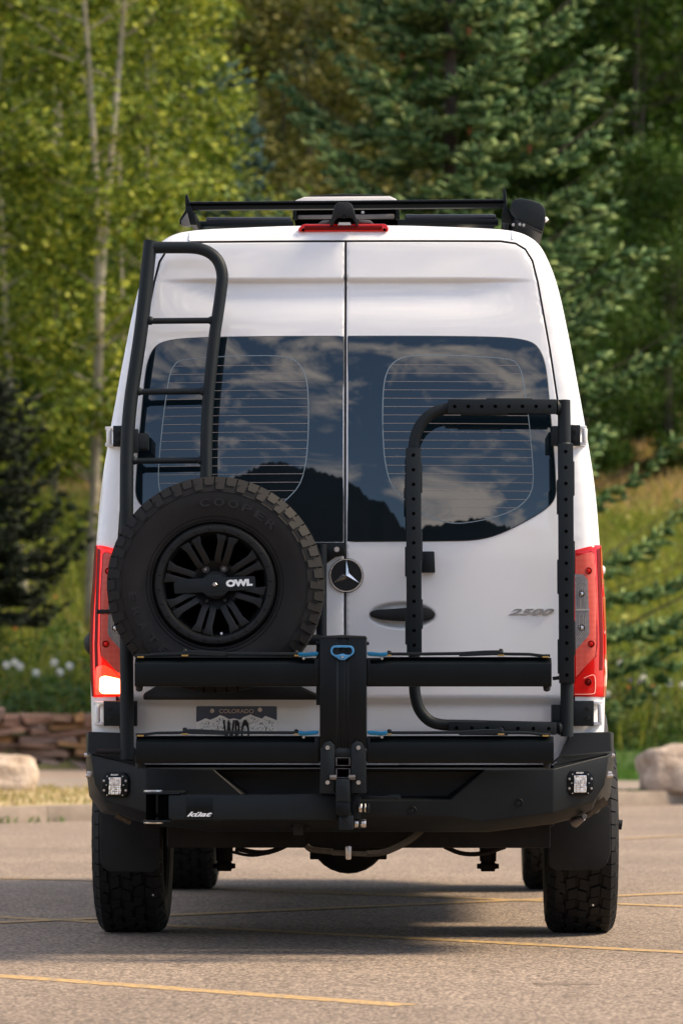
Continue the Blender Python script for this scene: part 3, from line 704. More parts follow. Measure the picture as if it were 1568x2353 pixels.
# key points of the right half
K = dict(t0=(802, 1766, yA + .03), t1=(1114, 1768, yA), t2=(1270, 1766, yB), r1=(1397, 1734, yC2), p1=(1033, 1839, yA), p0=(802, 1839, yA), e1=(1387, 1803, yC2 - .01), e2=(1363, 1841, yC2 - .02),
         c0=(802, 1876, yA), c1=(1033, 1876, yA), c2=(1106, 1888, yA), c3=(1270, 1867, yB), b0=(802, 1912, yA + .06), b1=(1120, 1912, yA + .06), b3=(1270, 1893, yB + .06), b4=(1358, 1860, yC2 + .04),
         w0=(1283, 1738, -.05), w1=(1316, 1684, -.03), w2=(1402, 1681, -.03), w3=(1404, 1728, -.035))
k_ = lambda *n: [K[i] for i in n]
facet(k_('t1', 'p1', 'c1', 'c2', 'c3', 't2'))                 # main angled face
facet(k_('p0', 'c0', 'c1', 'p1'))                              # lower rail under the pocket
facet(k_('t2', 'c3', 'e2', 'e1', 'r1'))                        # corner face with the lamp
facet(k_('c0', 'b0', 'b1', 'c2', 'c1')); facet(k_('c2', 'b1', 'b3', 'c3')); facet(k_('c3', 'b3', 'b4', 'e2'))   # turned-under lip
# pocket: set-back panel, its sloping jamb and its floor
P0 = (802, 1772, yA + .075); P1 = (1104, 1772, yA + .075); P2 = (1026, 1830, yA + .075); P3_ = (802, 1830, yA + .075)
facet([P0, P3_, P2, P1]); facet([K['t1'], P1, P2, K['p1']]); facet([K['p1'], P2, P3_, K['p0']])
facet([(802, 1766, yA + .075), P0, P1, K['t1']])
# top shelf, upright wings, side plates
facet([(802, 1766, yA + .075), K['t1'], K['t2'], (1270, 1764, -.03), (802, 1764, -.02)])
facet([K['t2'], K['r1'], K['w3'], K['w0'], (1270, 1764, -.03)])
facet([K['w0'], K['w3'], K['w2'], K['w1']])
S1 = (1408, 1683, .35); S2 = (1408, 1760, .42); S3 = (1400, 1830, .36); S4 = (1372, 1868, .30)
facet([K['w2'], K['w3'], K['r1'], K['e1'], S3, S2, S1]); facet([K['e1'], K['e2'], K['b4'], S4, S3])
facet([K['w1'], K['w2'], S1, (1316, 1684, .3)])
facet([K['b0'], (802, 1905, .0), (1270, 1880, .0), K['b3'], K['b1']]); facet([K['b3'], (1270, 1880, .0), S4, K['b4']])
bo2 = bmp.build('rear_bumper', 'bumper_black', van, .006, smooth=30, seg=3)
# weld beads along the wings
for side in (0, 1):
    m2 = MB()
    for i in range(26):
        t = i / 25; q = (1275 + (1392 - 1275) * t, 1757 - 25 * t, -.16 + .075 * t)
        if side: q = (1604 - q[0], q[1], q[2])
        c_ = pt(*q); m2.lathe([(.0, -.006), (.005, -.003), (.005, .003), (0, .006)], c_, 'x', 7)
    m2.build('weld_bead', 'bumper_black', bo2)
    # side slot bolts
    m2 = MB()
    for v in (1735, 1776, 1782):
        u = 1404 if v < 1760 else (1397 if v < 1780 else 1400); u = 1604 - u if side else u; c_ = L(u, v, -.02); m2.lathe([(0, .012), (.006, .010), (.008, .002), (.008, -.012)], c_, 'x', 8)
    m2.build('side_bolt', 'steel', bo2)
for u, v in ((947, 1862), (1191, 1844)):
    y_ = -.240 if u < 1000 else -.2275
    m2 = MB(); m2.lathe([(0, -.002), (.008, -.002), (.009, .0), (.010, .004)], L(u, v, y_), 'y', 20); so = m2.build('parking_sensor', 'trim_black', bo2)
    m2 = MB(); m2.lathe([(.0105, -.003), (.014, -.004), (.016, -.001), (.016, .012), (.0105, .012)], L(u, v, y_), 'y', 24, close=True); m2.build('sensor_ring', 'bumper_black', so)
# reversing floodlights
for side, (u, v) in ((-1, (265, 1804)), (1, (1330, 1799))):
    c_ = L(u, v, -.165); rz = Matrix.Rotation(R(-9 if side < 0 else 9) * -1 * -1, 3, 'Z')
    def tr(mb, lift=0):
        mb.v = [tuple(c_ + rz @ Vector(p)) for p in mb.v]; return mb
    m2 = MB(); oc = [(-.052, -.028), (-.034, -.047), (.034, -.047), (.052, -.028), (.052, .028), (.034, .047), (-.034, .047), (-.052, .028)]
    m2.prism_y(oc, -.012, .03); fo = tr(m2).build('flood_light', 'anodised_black', bo2, .003); fo['label'] = 'left flood light in the bumper' if side < 0 else 'right flood light in the bumper'
    m2 = MB(); rr = random.Random(5)
    nx, nz = 6, 8; w0, h0 = .0235, .032
    for i in range(nx):
        for j in range(nz):
            x0 = -w0 + 2 * w0 * i / nx; x1 = x0 + 2 * w0 / nx; z0 = -h0 - .003 + 2 * h0 * j / nz; z1 = z0 + 2 * h0 / nz
            pk = -.0135 - rr.uniform(.001, .005)
            m2.add([(x0, -.0135, z0), (x1, -.0135, z0), (x1, -.0135, z1), (x0, -.0135, z1), ((x0 + x1) / 2 + rr.uniform(-.002, .002), pk, (z0 + z1) / 2)], [(0, 1, 4), (1, 2, 4), (2, 3, 4), (3, 0, 4)])
    tr(m2).build('flood_lens', 'chrome', fo, smooth=5)
    for bx, bz in ((-.042, .016), (-.042, -.020), (.042, .016), (.042, -.020), (-.030, .033), (.030, .033), (-.030, -.038), (.030, -.038), (-.033, 0), (.033, 0)):
        r_ = .0055 if abs(bx) > .04 else .0032; m2 = MB(); m2.lathe([(0, -.005), (r_ * .7, -.0045), (r_, -.001), (r_, .003)], (bx, -.012, bz), 'y', 10); tr(m2).build('flood_screw', 'steel', fo)
    text('flood_lettering', 'RIGID', 'label_white', fo, c_ + rz @ Vector((-.002, -.0135, .0388)), .012, width=.029, height=.0062, shear=.3, rot=rz, bold=.0004)
# exhaust tip stub and tow eye right of the bumper
m2 = MB(); m2.tube([L(1385, 1894, 1.1), L(1414, 1893, 1.1), L(1427, 1895, 1.1)], .021, 14); m2.build('side_step_end', 'trim_black', van)
m2 = MB(); m2.tube([L(1318, 1890, -.02), L(1338, 1878, -.06)], [.02, .012], 12); m2.disc_y(*L(1341, 1876, -.09), .010, .03, 12); m2.build('tow_eye', 'grey_metal', bo2)
m2 = MB(); m2.tube([L(268, 1870, .02), L(300, 1890, .02)], [.02, .012], 10); m2.build('bracket_stub', 'tan_steel', bo2)
m2 = MB(); m2.tube([L(1345, 1872, .02), L(1390, 1838, .02)], [.016, .016], 10); m2.build('bracket_stub', 'tan_steel', bo2)  # tan tone is a reflection put into the metal colour

# ------------------------------------------------------------------ wheels
def tyre_parts(Rr, W, N, fn, detail=True):
    """tyre with moulded tread blocks; axis along y; fn maps a local point"""
    m = MB(); hw = W / 2
    prof = [(Rr * .555, -hw * .70), (Rr * .58, -hw * .86), (Rr * .70, -hw * .98), (Rr * .80, -hw * 1.0), (Rr * .88, -hw * .97), (Rr * .945, -hw * .90), (Rr * .967, -hw * .80), (Rr * .972, 0),
            (Rr * .967, hw * .80), (Rr * .945, hw * .90), (Rr * .88, hw * .97), (Rr * .80, hw * 1.0), (Rr * .70, hw * .98), (Rr * .58, hw * .86), (Rr * .555, hw * .70)]
    m.lathe(prof, (0, 0, 0), 'y', 72, close=True)
    rt = random.Random(11)
    rows = [(-.74, -.52), (-.46, -.18), (-.14, .14), (.18, .46), (.52, .74)]
    def P(r, a, y): return (r * math.cos(a), y, r * math.sin(a))
    for j, (y0, y1) in enumerate(rows):
        for k in range(N):
            st = 2 * math.pi / N; ph = (j % 2) * .5 + (.12 * j)
            a0 = (k + ph) * st; a1 = a0 + st * .91; sk = st * (.25 if j % 2 else -.2)
            sh = .03 * hw * (1 if k % 2 else -1)
            q = [P(Rr * .955, a0, y0 * hw + sh), P(Rr * .955, a0 + sk, y1 * hw + sh), P(Rr * .955, a1 + sk, y1 * hw + sh), P(Rr * .955, a1, y0 * hw + sh)]
            q2 = [P(Rr * .998, a0 + st * .03, y0 * hw + sh + .002), P(Rr * .998, a0 + sk + st * .03, y1 * hw + sh - .002), P(Rr * .998, a1 + sk - st * .03, y1 * hw + sh - .002), P(Rr * .998, a1 - st * .03, y0 * hw + sh + .002)]
            m.add(q + q2, [(4, 5, 6, 7), (0, 1, 5, 4), (1, 2, 6, 5), (2, 3, 7, 6), (3, 0, 4, 7)])
    for s in (-1, 1):                      # shoulder lugs that wrap on to the sidewall
        for k in range(N):
            st = 2 * math.pi / N; a0 = k * st; a1 = a0 + st * .93; long = k % 2
            ri = Rr * (.875 if long else .915)
            def S(r, a, lift): # on the sidewall profile
                yy = np.interp(r, [Rr * .80, Rr * .88, Rr * .945, Rr * .97, Rr * .998], [hw * 1.0, hw * .97, hw * .90, hw * .84, hw * .74]); return P(r, a, s * (yy + lift))
            am = (a0 + a1) / 2; sp = st * .02
            lo = [S(ri, a0 + st * .08, -.006), S(ri, a1 - st * .08, -.006), S(Rr * .95, a1, -.012), S(Rr * .998, a1, -.012), S(Rr * .998, a0, -.012), S(Rr * .95, a0 + sp, -.012)]
            hi = [S(ri * 1.004, a0 + st * .10, .0035), S(ri * 1.004, a1 - st * .10, .0035), S(Rr * .95, a1 - st * .02, .0045), S(Rr * .996, a1 - st * .02, .004), S(Rr * .996, a0 + st * .02, .004), S(Rr * .95, a0 + sp + st * .02, .0045)]
            m.add(lo + hi, [(6, 7, 8, 9, 10, 11)] + [(i, (i + 1) % 6, 6 + (i + 1) % 6, 6 + i) for i in range(6)])
    for s in (-1, 1):                      # moulded rings on the sidewall
        for rr_, ww in ((.60, .006), (.63, .004), (.86, .003)):
            yy = np.interp(rr_, [.58, .70, .80, .88], [.86, .98, 1.0, .97]) * hw
            m.lathe([(Rr * rr_ - ww, s * (yy - .004)), (Rr * rr_, s * (yy + .0025)), (Rr * rr_ + ww, s * (yy - .002))], (0, 0, 0), 'y', 72)
            m.f = m.f[:-2]
    m.v = [tuple(fn(Vector(p))) for p in m.v]
    return m

for nm, ay, sx in (('rear_wheel', 1.25, -1), ('rear_wheel', 1.25, 1), ('front_wheel', 4.92, -1), ('front_wheel', 4.92, 1)):
    cx = -.908 if sx < 0 else .932; Rw, Ww = .402, .288
    wh = empty(nm, (0, 0, 0), van)
    rot = Matrix.Rotation(R(90), 3, 'Z')
    fn = lambda p: Vector((cx, ay, Rw * .995)) + rot @ p
    tyre_parts(Rw, Ww, 46, fn).build('tyre', 'tyre', wh, smooth=30)
    m2 = MB(); m2.lathe([(0, .02), (.09, .03), (.20, .02), (.235, .09 * 1.3), (.245, .115), (.245, -.115), (.235, -.10), (.2, 0), (0, 0)], (0, 0, 0), 'y', 36)
    m2.v = [tuple(fn(Vector((p[0], p[1] * sx * -1, p[2])))) for p in m2.v]; m2.build('rim', 'rim_black', wh)
for wx, wy, wz in ((-.80, .874, .17), (-.93, .860, .30), (.97, .896, .13)):
    m2 = MB(); m2.lathe([(0, -.005), (.005, -.002), (.004, .003), (0, .005)], (wx, wy - .004, wz), 'z', 5); m2.build('pebble', 'concrete_pebble', van)
# mud flaps
for side in (-1, 1):
    uu = [(1257, 1880), (1400, 1850), (1401, 1960), (1392, 1985), (1375, 1998), (1275, 2000), (1260, 1990)]
    if side < 0: uu = [(228, 1860), (366, 1890), (365, 1995), (350, 2005), (245, 2003), (230, 1985)]
    ym = .72; q = [L2(u, v, ym) for u, v in uu]; n = len(q)
    m2 = MB(); m2.prism_y(round_poly(q, .012), ym, ym + .012); m2.build('mud_flap', 'mudflap', van, .003)
# running gear seen under the bumper
m2 = MB(); m2.box(L2(385, 0, .12)[0], L2(1262, 0, .12)[0], .06, .24, L2(0, 1947, .12)[1], .62); m2.build('rear_crossmember', 'underbody', van, .008)
m2 = MB(); q0 = L(800, 1935, 1.25); m2.lathe([(0, -.17), (.07, -.165), (.12, -.13), (.155, -.07), (.165, 0), (.165, .12), (.08, .22)], (q0.x, 1.25, .405), 'y', 28); m2.tube([(-.80, 1.25, .405), (.80, 1.25, .405)], .05, 16)
m2.box(L2(712, 0, 1.2)[0], L2(888, 0, 1.2)[0], 1.16, 1.22, L2(0, 1974, 1.2)[1], .45); m2.build('rear_axle', 'underbody', van, .004)
for u in (515, 1120):
    m2 = MB(); q = L(u, 1990, 1.15); m2.tube([(q.x, 1.15, q.z + .16), (q.x, 1.15, q.z + .02)], [.038, .034], 12); m2.lathe([(.0, -.045), (.010, -.045), (.012, -.03), (.022, -.028), (.022, .028), (.012, .03), (.010, .045), (0, .045)], (q.x, 1.15, q.z), 'x', 14); m2.build('shackle', 'underbody', van, .002)
m2 = MB(); m2.tube(chaikin([L(540, 1950, .4), L(600, 1962, .4), L(640, 1952, .4), L(690, 1925, .4)], 2), .010, 8); m2.tube(chaikin([L(530, 1957, .5), L(575, 1968, .5), L(620, 1960, .5)], 2), .006, 8); m2.build('brake_cable', 'underbody', van)
m2 = MB(); m2.tube(chaikin([L(1020, 1945, .4), L(1060, 1963, .4), L(1110, 1962, .4), L(1160, 1945, .4)], 2), .009, 8); m2.build('brake_cable', 'underbody', van)
tb = MB(); tb.prism_y([L2(762, 1953, .02), L2(842, 1957, .02), L2(842, 1968, .02), L2(762, 1965, .02)][::-1], .0, .03); to = tb.build('tow_harness', 'tan_steel', van, .003)
m2 = MB(); m2.prism_y(round_poly([L2(794, 1975, -.01), L2(806, 1975, -.01), L2(807, 1944, -.01), L2(793, 1944, -.01)], .006), -.02, -.005); m2.build('harness_tab', 'steel', to, .001)
m2 = MB(); m2.tube(chaikin([L(703, 1943, .01), L(712, 1952, .01), L(735, 1955, .01), L(765, 1957, .01)], 2), .012, 10); m2.build('harness_sleeve', 'tan_steel', to)
P = chaikin([L(840, 1962, .02), L(880, 1960, .02), L(915, 1945, .02), L(945, 1928, .02), L(968, 1908, .02)], 2); n = len(P)
P2_ = [Vector(P[0]).lerp(Vector(P[0]), 0)]; full = []
for i in range(n - 1):
    for t in np.linspace(0, 1, 5)[:-1]: full.append(Vector(P[i]).lerp(Vector(P[i + 1]), t))
m2 = MB(); m2.tube(full, [.013 if i % 2 else .0115 for i in range(len(full))], 8); m2.build('harness_sleeve', 'loom', to)
m2 = MB()
for u, v in ((672, 1889), (672, 1903), (706, 1889), (706, 1903)): m2.disc_y(*L(u, v, -.205), .006, .008, 8)
m2.box(L2(678, 0)[0], L2(700, 0)[0], -.21, -.18, L2(0, 1915)[1], L2(0, 1885)[1]); m2.build('trailer_socket', 'trim_black', bo2, .002)

# ------------------------------------------------------------------ spare wheel
SPC = L(497, 1345, -.285); base = Vector((SPC.x, SPC.y, SPC.z - .40))
OFF = base.copy()
spare = empty('spare_wheel'); place_on_van(spare, base)
tag(spare, 'spare wheel with chunky off-road tyre mounted on the left rear door', 'spare wheel')
RS, WS = .402, .255
tilt = Matrix.Rotation(R(9), 3, 'Y')
tyre_parts(RS, WS, 58, lambda p: SPC + tilt @ p).build('tyre', 'tyre', spare, smooth=30)
rimE = empty('rim', (0, 0, 0), spare)
def at(p): return SPC + Vector(p)
m2 = MB(); fy = -WS / 2
m2.lathe([(0.2276, fy + .035), (0.2248, fy + .008), (0.2183, fy - .002), (0.2054, fy - .004), (0.1961, fy - .002), (0.1924, fy + .006), (0.1878, fy + .016), (0.1841, fy + .030), (0.1813, fy + .075), (0.1721, fy + .09), (0.1721, fy + .2), (0.2276, fy + .2)], SPC, 'y', 72, close=True); m2.build('rim_ring', 'rim_black', rimE, smooth=30)
m2 = MB(); m2.lathe([(0, fy + .12), (.19, fy + .12), (.19, fy + .13), (0, fy + .13)], SPC, 'y', 40); m2.build('rim_backing', 'gap_black', rimE)  # plain black disc closing the rim behind the spokes
for k in range(24):
    a = 2 * math.pi * (k + .3) / 24; m2 = MB(); m2.lathe([(0, -.0035), (.0045, -.003), (.0062, .0), (.0062, .004)], at((.2065 * math.cos(a), fy - .004, .2065 * math.sin(a))), 'y', 8); m2.build('beadlock_bolt', 'rim_black', rimE)
for k in range(8):
    a = R(75 + 45 * k); u = Vector((math.cos(a), 0, math.sin(a))); v = Vector((-math.sin(a), 0, math.cos(a)))
    m2 = MB()
    for s in (-1, 1):
        sec = []
        for r_, off, wd, yf_, d_ in ((.078, .0135, .0145, fy + .040, .05), (.105, .0170, .0125, fy + .026, .045), (.155, .0185, .0130, fy + .014, .045), (.185, .024, .0200, fy + .010, .05)):
            c_ = SPC + u * r_ + v * (s * off)
            sec.append([c_ + v * wd + Vector((0, yf_ + .003, 0)), c_ + v * wd * .82 + Vector((0, yf_, 0)), c_ - v * wd * .82 + Vector((0, yf_, 0)), c_ - v * wd + Vector((0, yf_ + .003, 0)), c_ - v * wd + Vector((0, yf_ + d_, 0)), c_ + v * wd + Vector((0, yf_ + d_, 0))])
        vs = [p for q in sec for p in q]; fs = [(6 * i + j, 6 * i + (j + 1) % 6, 6 * i + 6 + (j + 1) % 6, 6 * i + 6 + j) for i in range(3) for j in range(6)] + [tuple(range(6)), tuple(range(23, 17, -1))]
        m2.add(vs, fs)
    for rr_, ww in ((.088, .018), (.178, .026)):
        c_ = SPC + u * rr_; 
        m2.hexa([c_ + u * dx + v * dv + Vector((0, fy + dy, 0)) for dy in (.034 if rr_ > .1 else .05, .075) for dx, dv in ((-.008, -ww), (.008, -ww), (.008, ww), (-.008, ww))])
    m2.build('spoke', 'rim_black', rimE, .0015)
m2 = MB(); m2.lathe([(0, fy + .045), (.050, fy + .045), (.055, fy + .05), (.060, fy + .06), (.080, fy + .05), (.090, fy + .044), (.094, fy + .05), (.094, fy + .10)], SPC, 'y', 48); hb_ = m2.build('hub', 'rim_black', rimE, smooth=30)
for k in range(6):
    a = R(62 + 60 * k); m2 = MB(); m2.lathe([(0, -.012), (.007, -.012), (.0095, -.006), (.0095, .01)], at((.068 * math.cos(a), fy + .052, .068 * math.sin(a))), 'y', 6); m2.lathe([(.0098, .0), (.0135, -.002), (.0145, .004), (.0098, .006)], at((.068 * math.cos(a), fy + .05, .068 * math.sin(a))), 'y', 16, close=True); m2.build('lug_nut', 'grey_metal' if k in (0, 1) else 'rim_black', rimE)
rb = Matrix.Rotation(R(-3), 3, 'Y')
def barp(p): return SPC + rb @ Vector(p)
pl = round_poly([(-.152, -.026), (-.045, -.026), (-.03, -.042), (.03, -.042), (.045, -.026), (.150, -.026), (.150, .024), (.035, .026), (.02, .038), (-.02, .038), (-.035, .026), (-.152, .026)], .008, 4)
m2 = MB(); m2.prism_y(pl, fy + .018, fy + .026); m2.v = [tuple(SPC + rb @ Vector(p)) for p in m2.v]; br = m2.build('lock_bar', 'powder_black', spare, .0015)
text('lock_bar_lettering', 'OWL', 'label_white', br, barp((.090, fy + .0168, .002)), .03, width=.098, height=.0265, rot=rb, bold=.0022)
m2 = MB(); m2.lathe([(0, -.016), (.006, -.016), (.0095, -.013), (.0095, 0)], at((0, fy + .018, 0)), 'y', 6); m2.build('centre_bolt', 'steel', spare)
m2 = MB(); m2.tube([at((.022, fy + .05, -.185)), at((.024, fy + .02, -.180))], .0045, 8); m2.build('valve_stem', 'steel', spare)
def arc_text(body, a_start, step, r_, hgt, wd, inward=False):
    for i, ch in enumerate(body):
        if ch == ' ': continue
        a = a_start + step * i
        rot = Matrix.Rotation(-(a + (math.pi / 2 if inward else -math.pi / 2)), 3, 'Y')
        yy = np.interp(r_ / RS, [.62, .70, .80, .88], [.86, .98, 1.0, .97]) * WS / 2
        text('sidewall_lettering', ch, 'tyre_text', spare, SPC + Vector((r_ * math.cos(a), -yy - .0008, r_ * math.sin(a))), .03, width=wd, height=hgt, extrude=.0019, rot=rot, bold=.001)
arc_text('COOPER', R(97), -R(10.0), .305, .030, .038)
arc_text('ERATE', R(188), R(11), .305, .030, .034, True)
OFF = Vector((0, 0, 0))

# ------------------------------------------------------------------ bike rack on the hitch
base = Vector((L(787, 0, -.5).x, -.5, L(0, 1915, -.5).z)); OFF = base.copy()
rack = empty('bike_rack'); place_on_van(rack, base)
tag(rack, 'folded black bike rack with two long trays and blue levers on the hitch', 'bike rack')
yu0, yu1 = -.60, -.44
up = MB(); xl, xr = L2(734, 0, yu0)[0], L2(841, 0, yu0)[0]; zt, zb = L2(0, 1464, yu0)[1], L2(0, 1822, yu0)[1]
# extruded mast with a shallow groove down its rear face
xm = L2(787, 0, yu0)[0]
pl = [(xl, yu1), (xl, yu0), (xm - .022, yu0), (xm - .016, yu0 + .006), (xm - .007, yu0 + .006), (xm - .004, yu0 + .003), (xm + .004, yu0 + .003), (xm + .007, yu0 + .006), (xm + .016, yu0 + .006), (xm + .022, yu0), (xr, yu0), (xr, yu1)]
up.prism_z(pl, L2(0, 1720, yu0)[1], zt); ms = up.build('mast', 'anodised_black', rack, .002)
m2 = MB(); m2.prism_y([L2(733, 1466, yu0), L2(842, 1466, yu0), L2(840, 1461, yu0), L2(785, 1458.5, yu0), L2(736, 1461, yu0)], yu0 - .003, yu1 + .003); m2.build('mast_cap', 'trim_black', ms, .002)
for u, v in ((843, 1478), (731, 1478)):
    m2 = MB(); m2.lathe([(0, .008), (.005, .007), (.007, 0), (.007, -.008)], L(u, v, -.52), 'x', 8); m2.build('mast_bolt', 'trim_black', ms)
# blue pull handle
hz = lambda zx, zy: L2((1080 + zx * .1615) / 1.5134, (2180 + zy * .1615) / 1.5134, yu0 - .012)
outer = [(500, 395), (850, 395), (905, 425), (935, 480), (930, 555), (900, 600), (760, 690), (730, 712), (630, 712), (600, 690), (450, 600), (425, 555), (422, 480), (450, 425)]
inner = [(530, 437), (600, 450), (670, 437), (740, 450), (820, 437), (865, 455), (893, 500), (885, 560), (845, 600), (760, 600), (710, 575), (650, 575), (590, 600), (510, 600), (470, 560), (462, 500), (490, 455)]
oo = chaikin([hz(*q) for q in outer], 2, True); ii = chaikin([hz(*q) for q in inner], 2, True)
def resample(poly, n, c):
    A = np.array(poly); a = np.arctan2(A[:, 1] - c[1], A[:, 0] - c[0]); o = np.argsort(a); A = A[o]; a = a[o]
    t = np.linspace(-math.pi, math.pi, n, endpoint=False); return [(np.interp(x, a, A[:, 0], period=2 * math.pi), np.interp(x, a, A[:, 1], period=2 * math.pi)) for x in t]
cc = np.array(hz(678, 520)); n = 72; oo = resample(oo, n, cc); ii = resample(ii, n, cc)
m2 = MB(); y0, y1 = yu0 - .018, yu0 - .006
vs = [(x, y0, z) for x, z in oo] + [(x, y0, z) for x, z in ii] + [(x, y1, z) for x, z in oo] + [(x, y1, z) for x, z in ii]; fs = []
for i in range(n):
    j = (i + 1) % n; fs += [(i, j, n + j, n + i), (2 * n + i, 3 * n + i, 3 * n + j, 2 * n + j), (i, 2 * n + i, 2 * n + j, j), (n + i, n + j, 3 * n + j, 3 * n + i)]
m2.add(vs, fs); hd = m2.build('pull_handle', 'blue_paint', rack, .0015)
c_ = hz(680, 650); m2 = MB(); m2.lathe([(0, -.004), (.004, -.004), (.005, 0), (.005, .01)], (c_[0], yu0 - .019, c_[1]), 'y', 14); m2.build('handle_rivet', 'steel', hd)
# trays: octagonal beams each side of the mast
def tray(u0, u1, v0, v1, name='tray'):
    ya_, yb_ = -.575, -.445
    z1, z0 = L2(0, v0, ya_)[1], L2(0, v1, ya_)[1]; h = z1 - z0
    pl = [(ya_ + .035, z1), (ya_, z1 - .022), (ya_, z0 + h * .10), (ya_ + .008, z0), (yb_, z0), (yb_, z1)]
    m2 = MB(); m2.prism_x(pl, L2(u0, 0, ya_)[0], L2(u1, 0, ya_)[0]); return m2.build(name, 'anodised_black', rack, .0015, smooth=15)
for v0, v1, uu in ((1511, 1577, (308, 1266)), (1692, 1754, (311, 1271))):
    for s, (u0, u1) in ((-1, (uu[0], 733)), (1, (842, uu[1]))):
        to_ = tray(u0, u1, v0, v1)
        e0, e1 = (722, 734) if s < 0 else (841, 850)
        m2 = MB(); m2.box(L2(e0, 0, -.58)[0], L2(e1, 0, -.58)[0], -.583, -.44, L2(0, v1 - 4, -.58)[1], L2(0, v0 + 2, -.58)[1]); m2.build('tray_bracket', 'anodised_black', to_, .002)
        # folded ratchet arms lying on the tray
        fu = (lambda u: u) if s < 0 else (lambda u: 1574 - u)
        def arm(pts, wd, name):
            m2 = MB(); P = [L(fu(u), v + (v0 - 1511), -.52) for u, v in pts]; vs = []
            for p in P: vs += [(p.x, -.56, p.z), (p.x, -.48, p.z), (p.x, -.48, p.z + wd), (p.x, -.56, p.z + wd)]
            fs = [(4 * i + j, 4 * i + (j + 1) % 4, 4 * i + 4 + (j + 1) % 4, 4 * i + 4 + j) for i in range(len(P) - 1) for j in range(4)] + [(0, 1, 2, 3), (4 * len(P) - 1, 4 * len(P) - 2, 4 * len(P) - 3, 4 * len(P) - 4)]
            m2.add(vs, fs); return m2.build(name, 'powder_black', to_, .0025)
        arm([(312, 1510), (330, 1510), (360, 1506.5), (440, 1505.5), (520, 1508)], .0105, 'fold_arm')
        arm([(420, 1505), (432, 1501), (460, 1501.5), (520, 1505), (600, 1506), (688, 1506)], .011, 'fold_arm')
        arm([(318, 1511.5), (420, 1511.0), (700, 1511.0)], .0025, 'tray_rail')
        for u, v, nm in ((424, 1500, 'pivot'), (680, 1504, 'pivot')):
            p = L(fu(u), v + v0 - 1511 - 6, -.52); m2 = MB(); m2.lathe([(0, .006), (.006, .005), (.0085, 0), (.0085, -.008)], p, 'z', 10); m2.build(nm, 'trim_black', to_)
        for u in (322, 424, 683):
            p = L(fu(u), v0 - (1.5 if u == 322 else 5), -.562); m2 = MB(); m2.box(p.x - .012, p.x + .012, -.566, -.55, p.z - .003, p.z + .003); m2.build('brass_washer', 'brass', to_, .001)
        q = [(684, 1504), (686, 1498), (700, 1499.5), (722, 1497.5), (731, 1498), (731, 1504), (726, 1507), (700, 1509), (688, 1508)]
        m2 = MB(); m2.prism_y([L2(fu(u), v + v0 - 1511, -.575) for u, v in q], -.59, -.545); lv = m2.build('release_lever', 'blue_metal', to_, .002)
        m2 = MB(); m2.disc_y(*L(fu(697), v0 + 3 - 1.5, -.583), .0055, .008, 10); m2.build('lever_screw', 'steel', lv)
        p = L(fu(319), v1 + 2, -.52); m2 = MB(); m2.lathe([(.012, .012), (.014, 0), (.012, -.012), (.004, -.016)], p, 'z', 12); m2.build('tray_end_knob', 'trim_black', to_)
# pivot block under the mast
def bxp(u0, u1, v0, v1, y0, y1, name, m='anodised_black', par=rack, bev=.003):
    a, b2 = L(u0, v1, y0), L(u1, v0, y0); m2 = MB(); m2.box(a.x, b2.x, y0, y1, a.z, b2.z); return m2.build(name, m, par, bev)
for s in (-1, 1):
    q = [(734, 1822), (768, 1822), (768, 1712), (757, 1702), (745, 1706), (736, 1722)] if s < 0 else [(1575 - u, v) for u, v in [(735, 1822), (769, 1822), (769, 1712), (757, 1702), (745, 1706), (736, 1722)]]
    m2 = MB(); m2.prism_y([L2(u, v, -.61) for u, v in q], -.618, -.44); cp = m2.build('cheek_plate', 'powder_black', rack, .0025)
    for v in (1718, 1798):
        u = 752 if s < 0 else 823; m2 = MB(); m2.lathe([(0, -.002), (.003, -.002), (.0035, -.008), (.0075, -.008), (.008, 0), (.008, .01)], L(u, v, -.625), 'y', 12); m2.build('cheek_bolt', 'steel', cp)
    u = 765 if s < 0 else 808; m2 = MB(); m2.lathe([(0, -.012), (.009, -.012), (.010, 0), (.010, .012)], L(u, 1786, -.63), 'x', 6); m2.build('hinge_nut', 'grey_metal', cp)
m2 = MB(); m2.lathe([(0, -.052), (.028, -.052), (.028, .052), (0, .052)], L(787.5, 1730, -.575), 'x', 20); m2.build('pivot_roller', 'powder_black', rack, .002)
for v0, v1 in ((1740, 1760), (1765, 1788)):
    bxp(770, 774, v0, v1, -.60, -.5, 'cage_bar', 'grey_metal'); bxp(801, 805, v0, v1, -.60, -.5, 'cage_bar', 'grey_metal'); bxp(770, 805, v1 - 2, v1, -.602, -.5, 'cage_bar', 'grey_metal'); bxp(770, 805, v0, v0 + 2, -.602, -.5, 'cage_bar', 'grey_metal')
bxp(768, 807, 1738, 1790, -.50, -.46, 'pivot_core', 'gap_black')
m2 = MB(); q = [(771, 1842), (803, 1842), (803, 1792), (800, 1790), (774, 1790), (771, 1792)]; m2.prism_y([L2(u, v, -.63) for u, v in q], -.64, -.50); m2.build('hitch_upright', 'powder_black', rack, .003)
m2 = MB(); q = [(771, 1870), (778, 1875), (800, 1875), (804, 1868), (803, 1840), (771, 1840)]; m2.prism_y([L2(u, v, -.63) for u, v in q], -.632, -.48); m2.build('hitch_block', 'anodised_black', rack, .003)
bxp(778, 811, 1874, 1907, -.60, -.25, 'hitch_receiver', 'powder_black'); m2 = MB(); m2.lathe([(0, -.001), (.006, -.001), (.007, -.004), (.009, -.004), (.010, .004)], L(794, 1889, -.604), 'y', 16); m2.build('receiver_bolt', 'trim_black', rack)
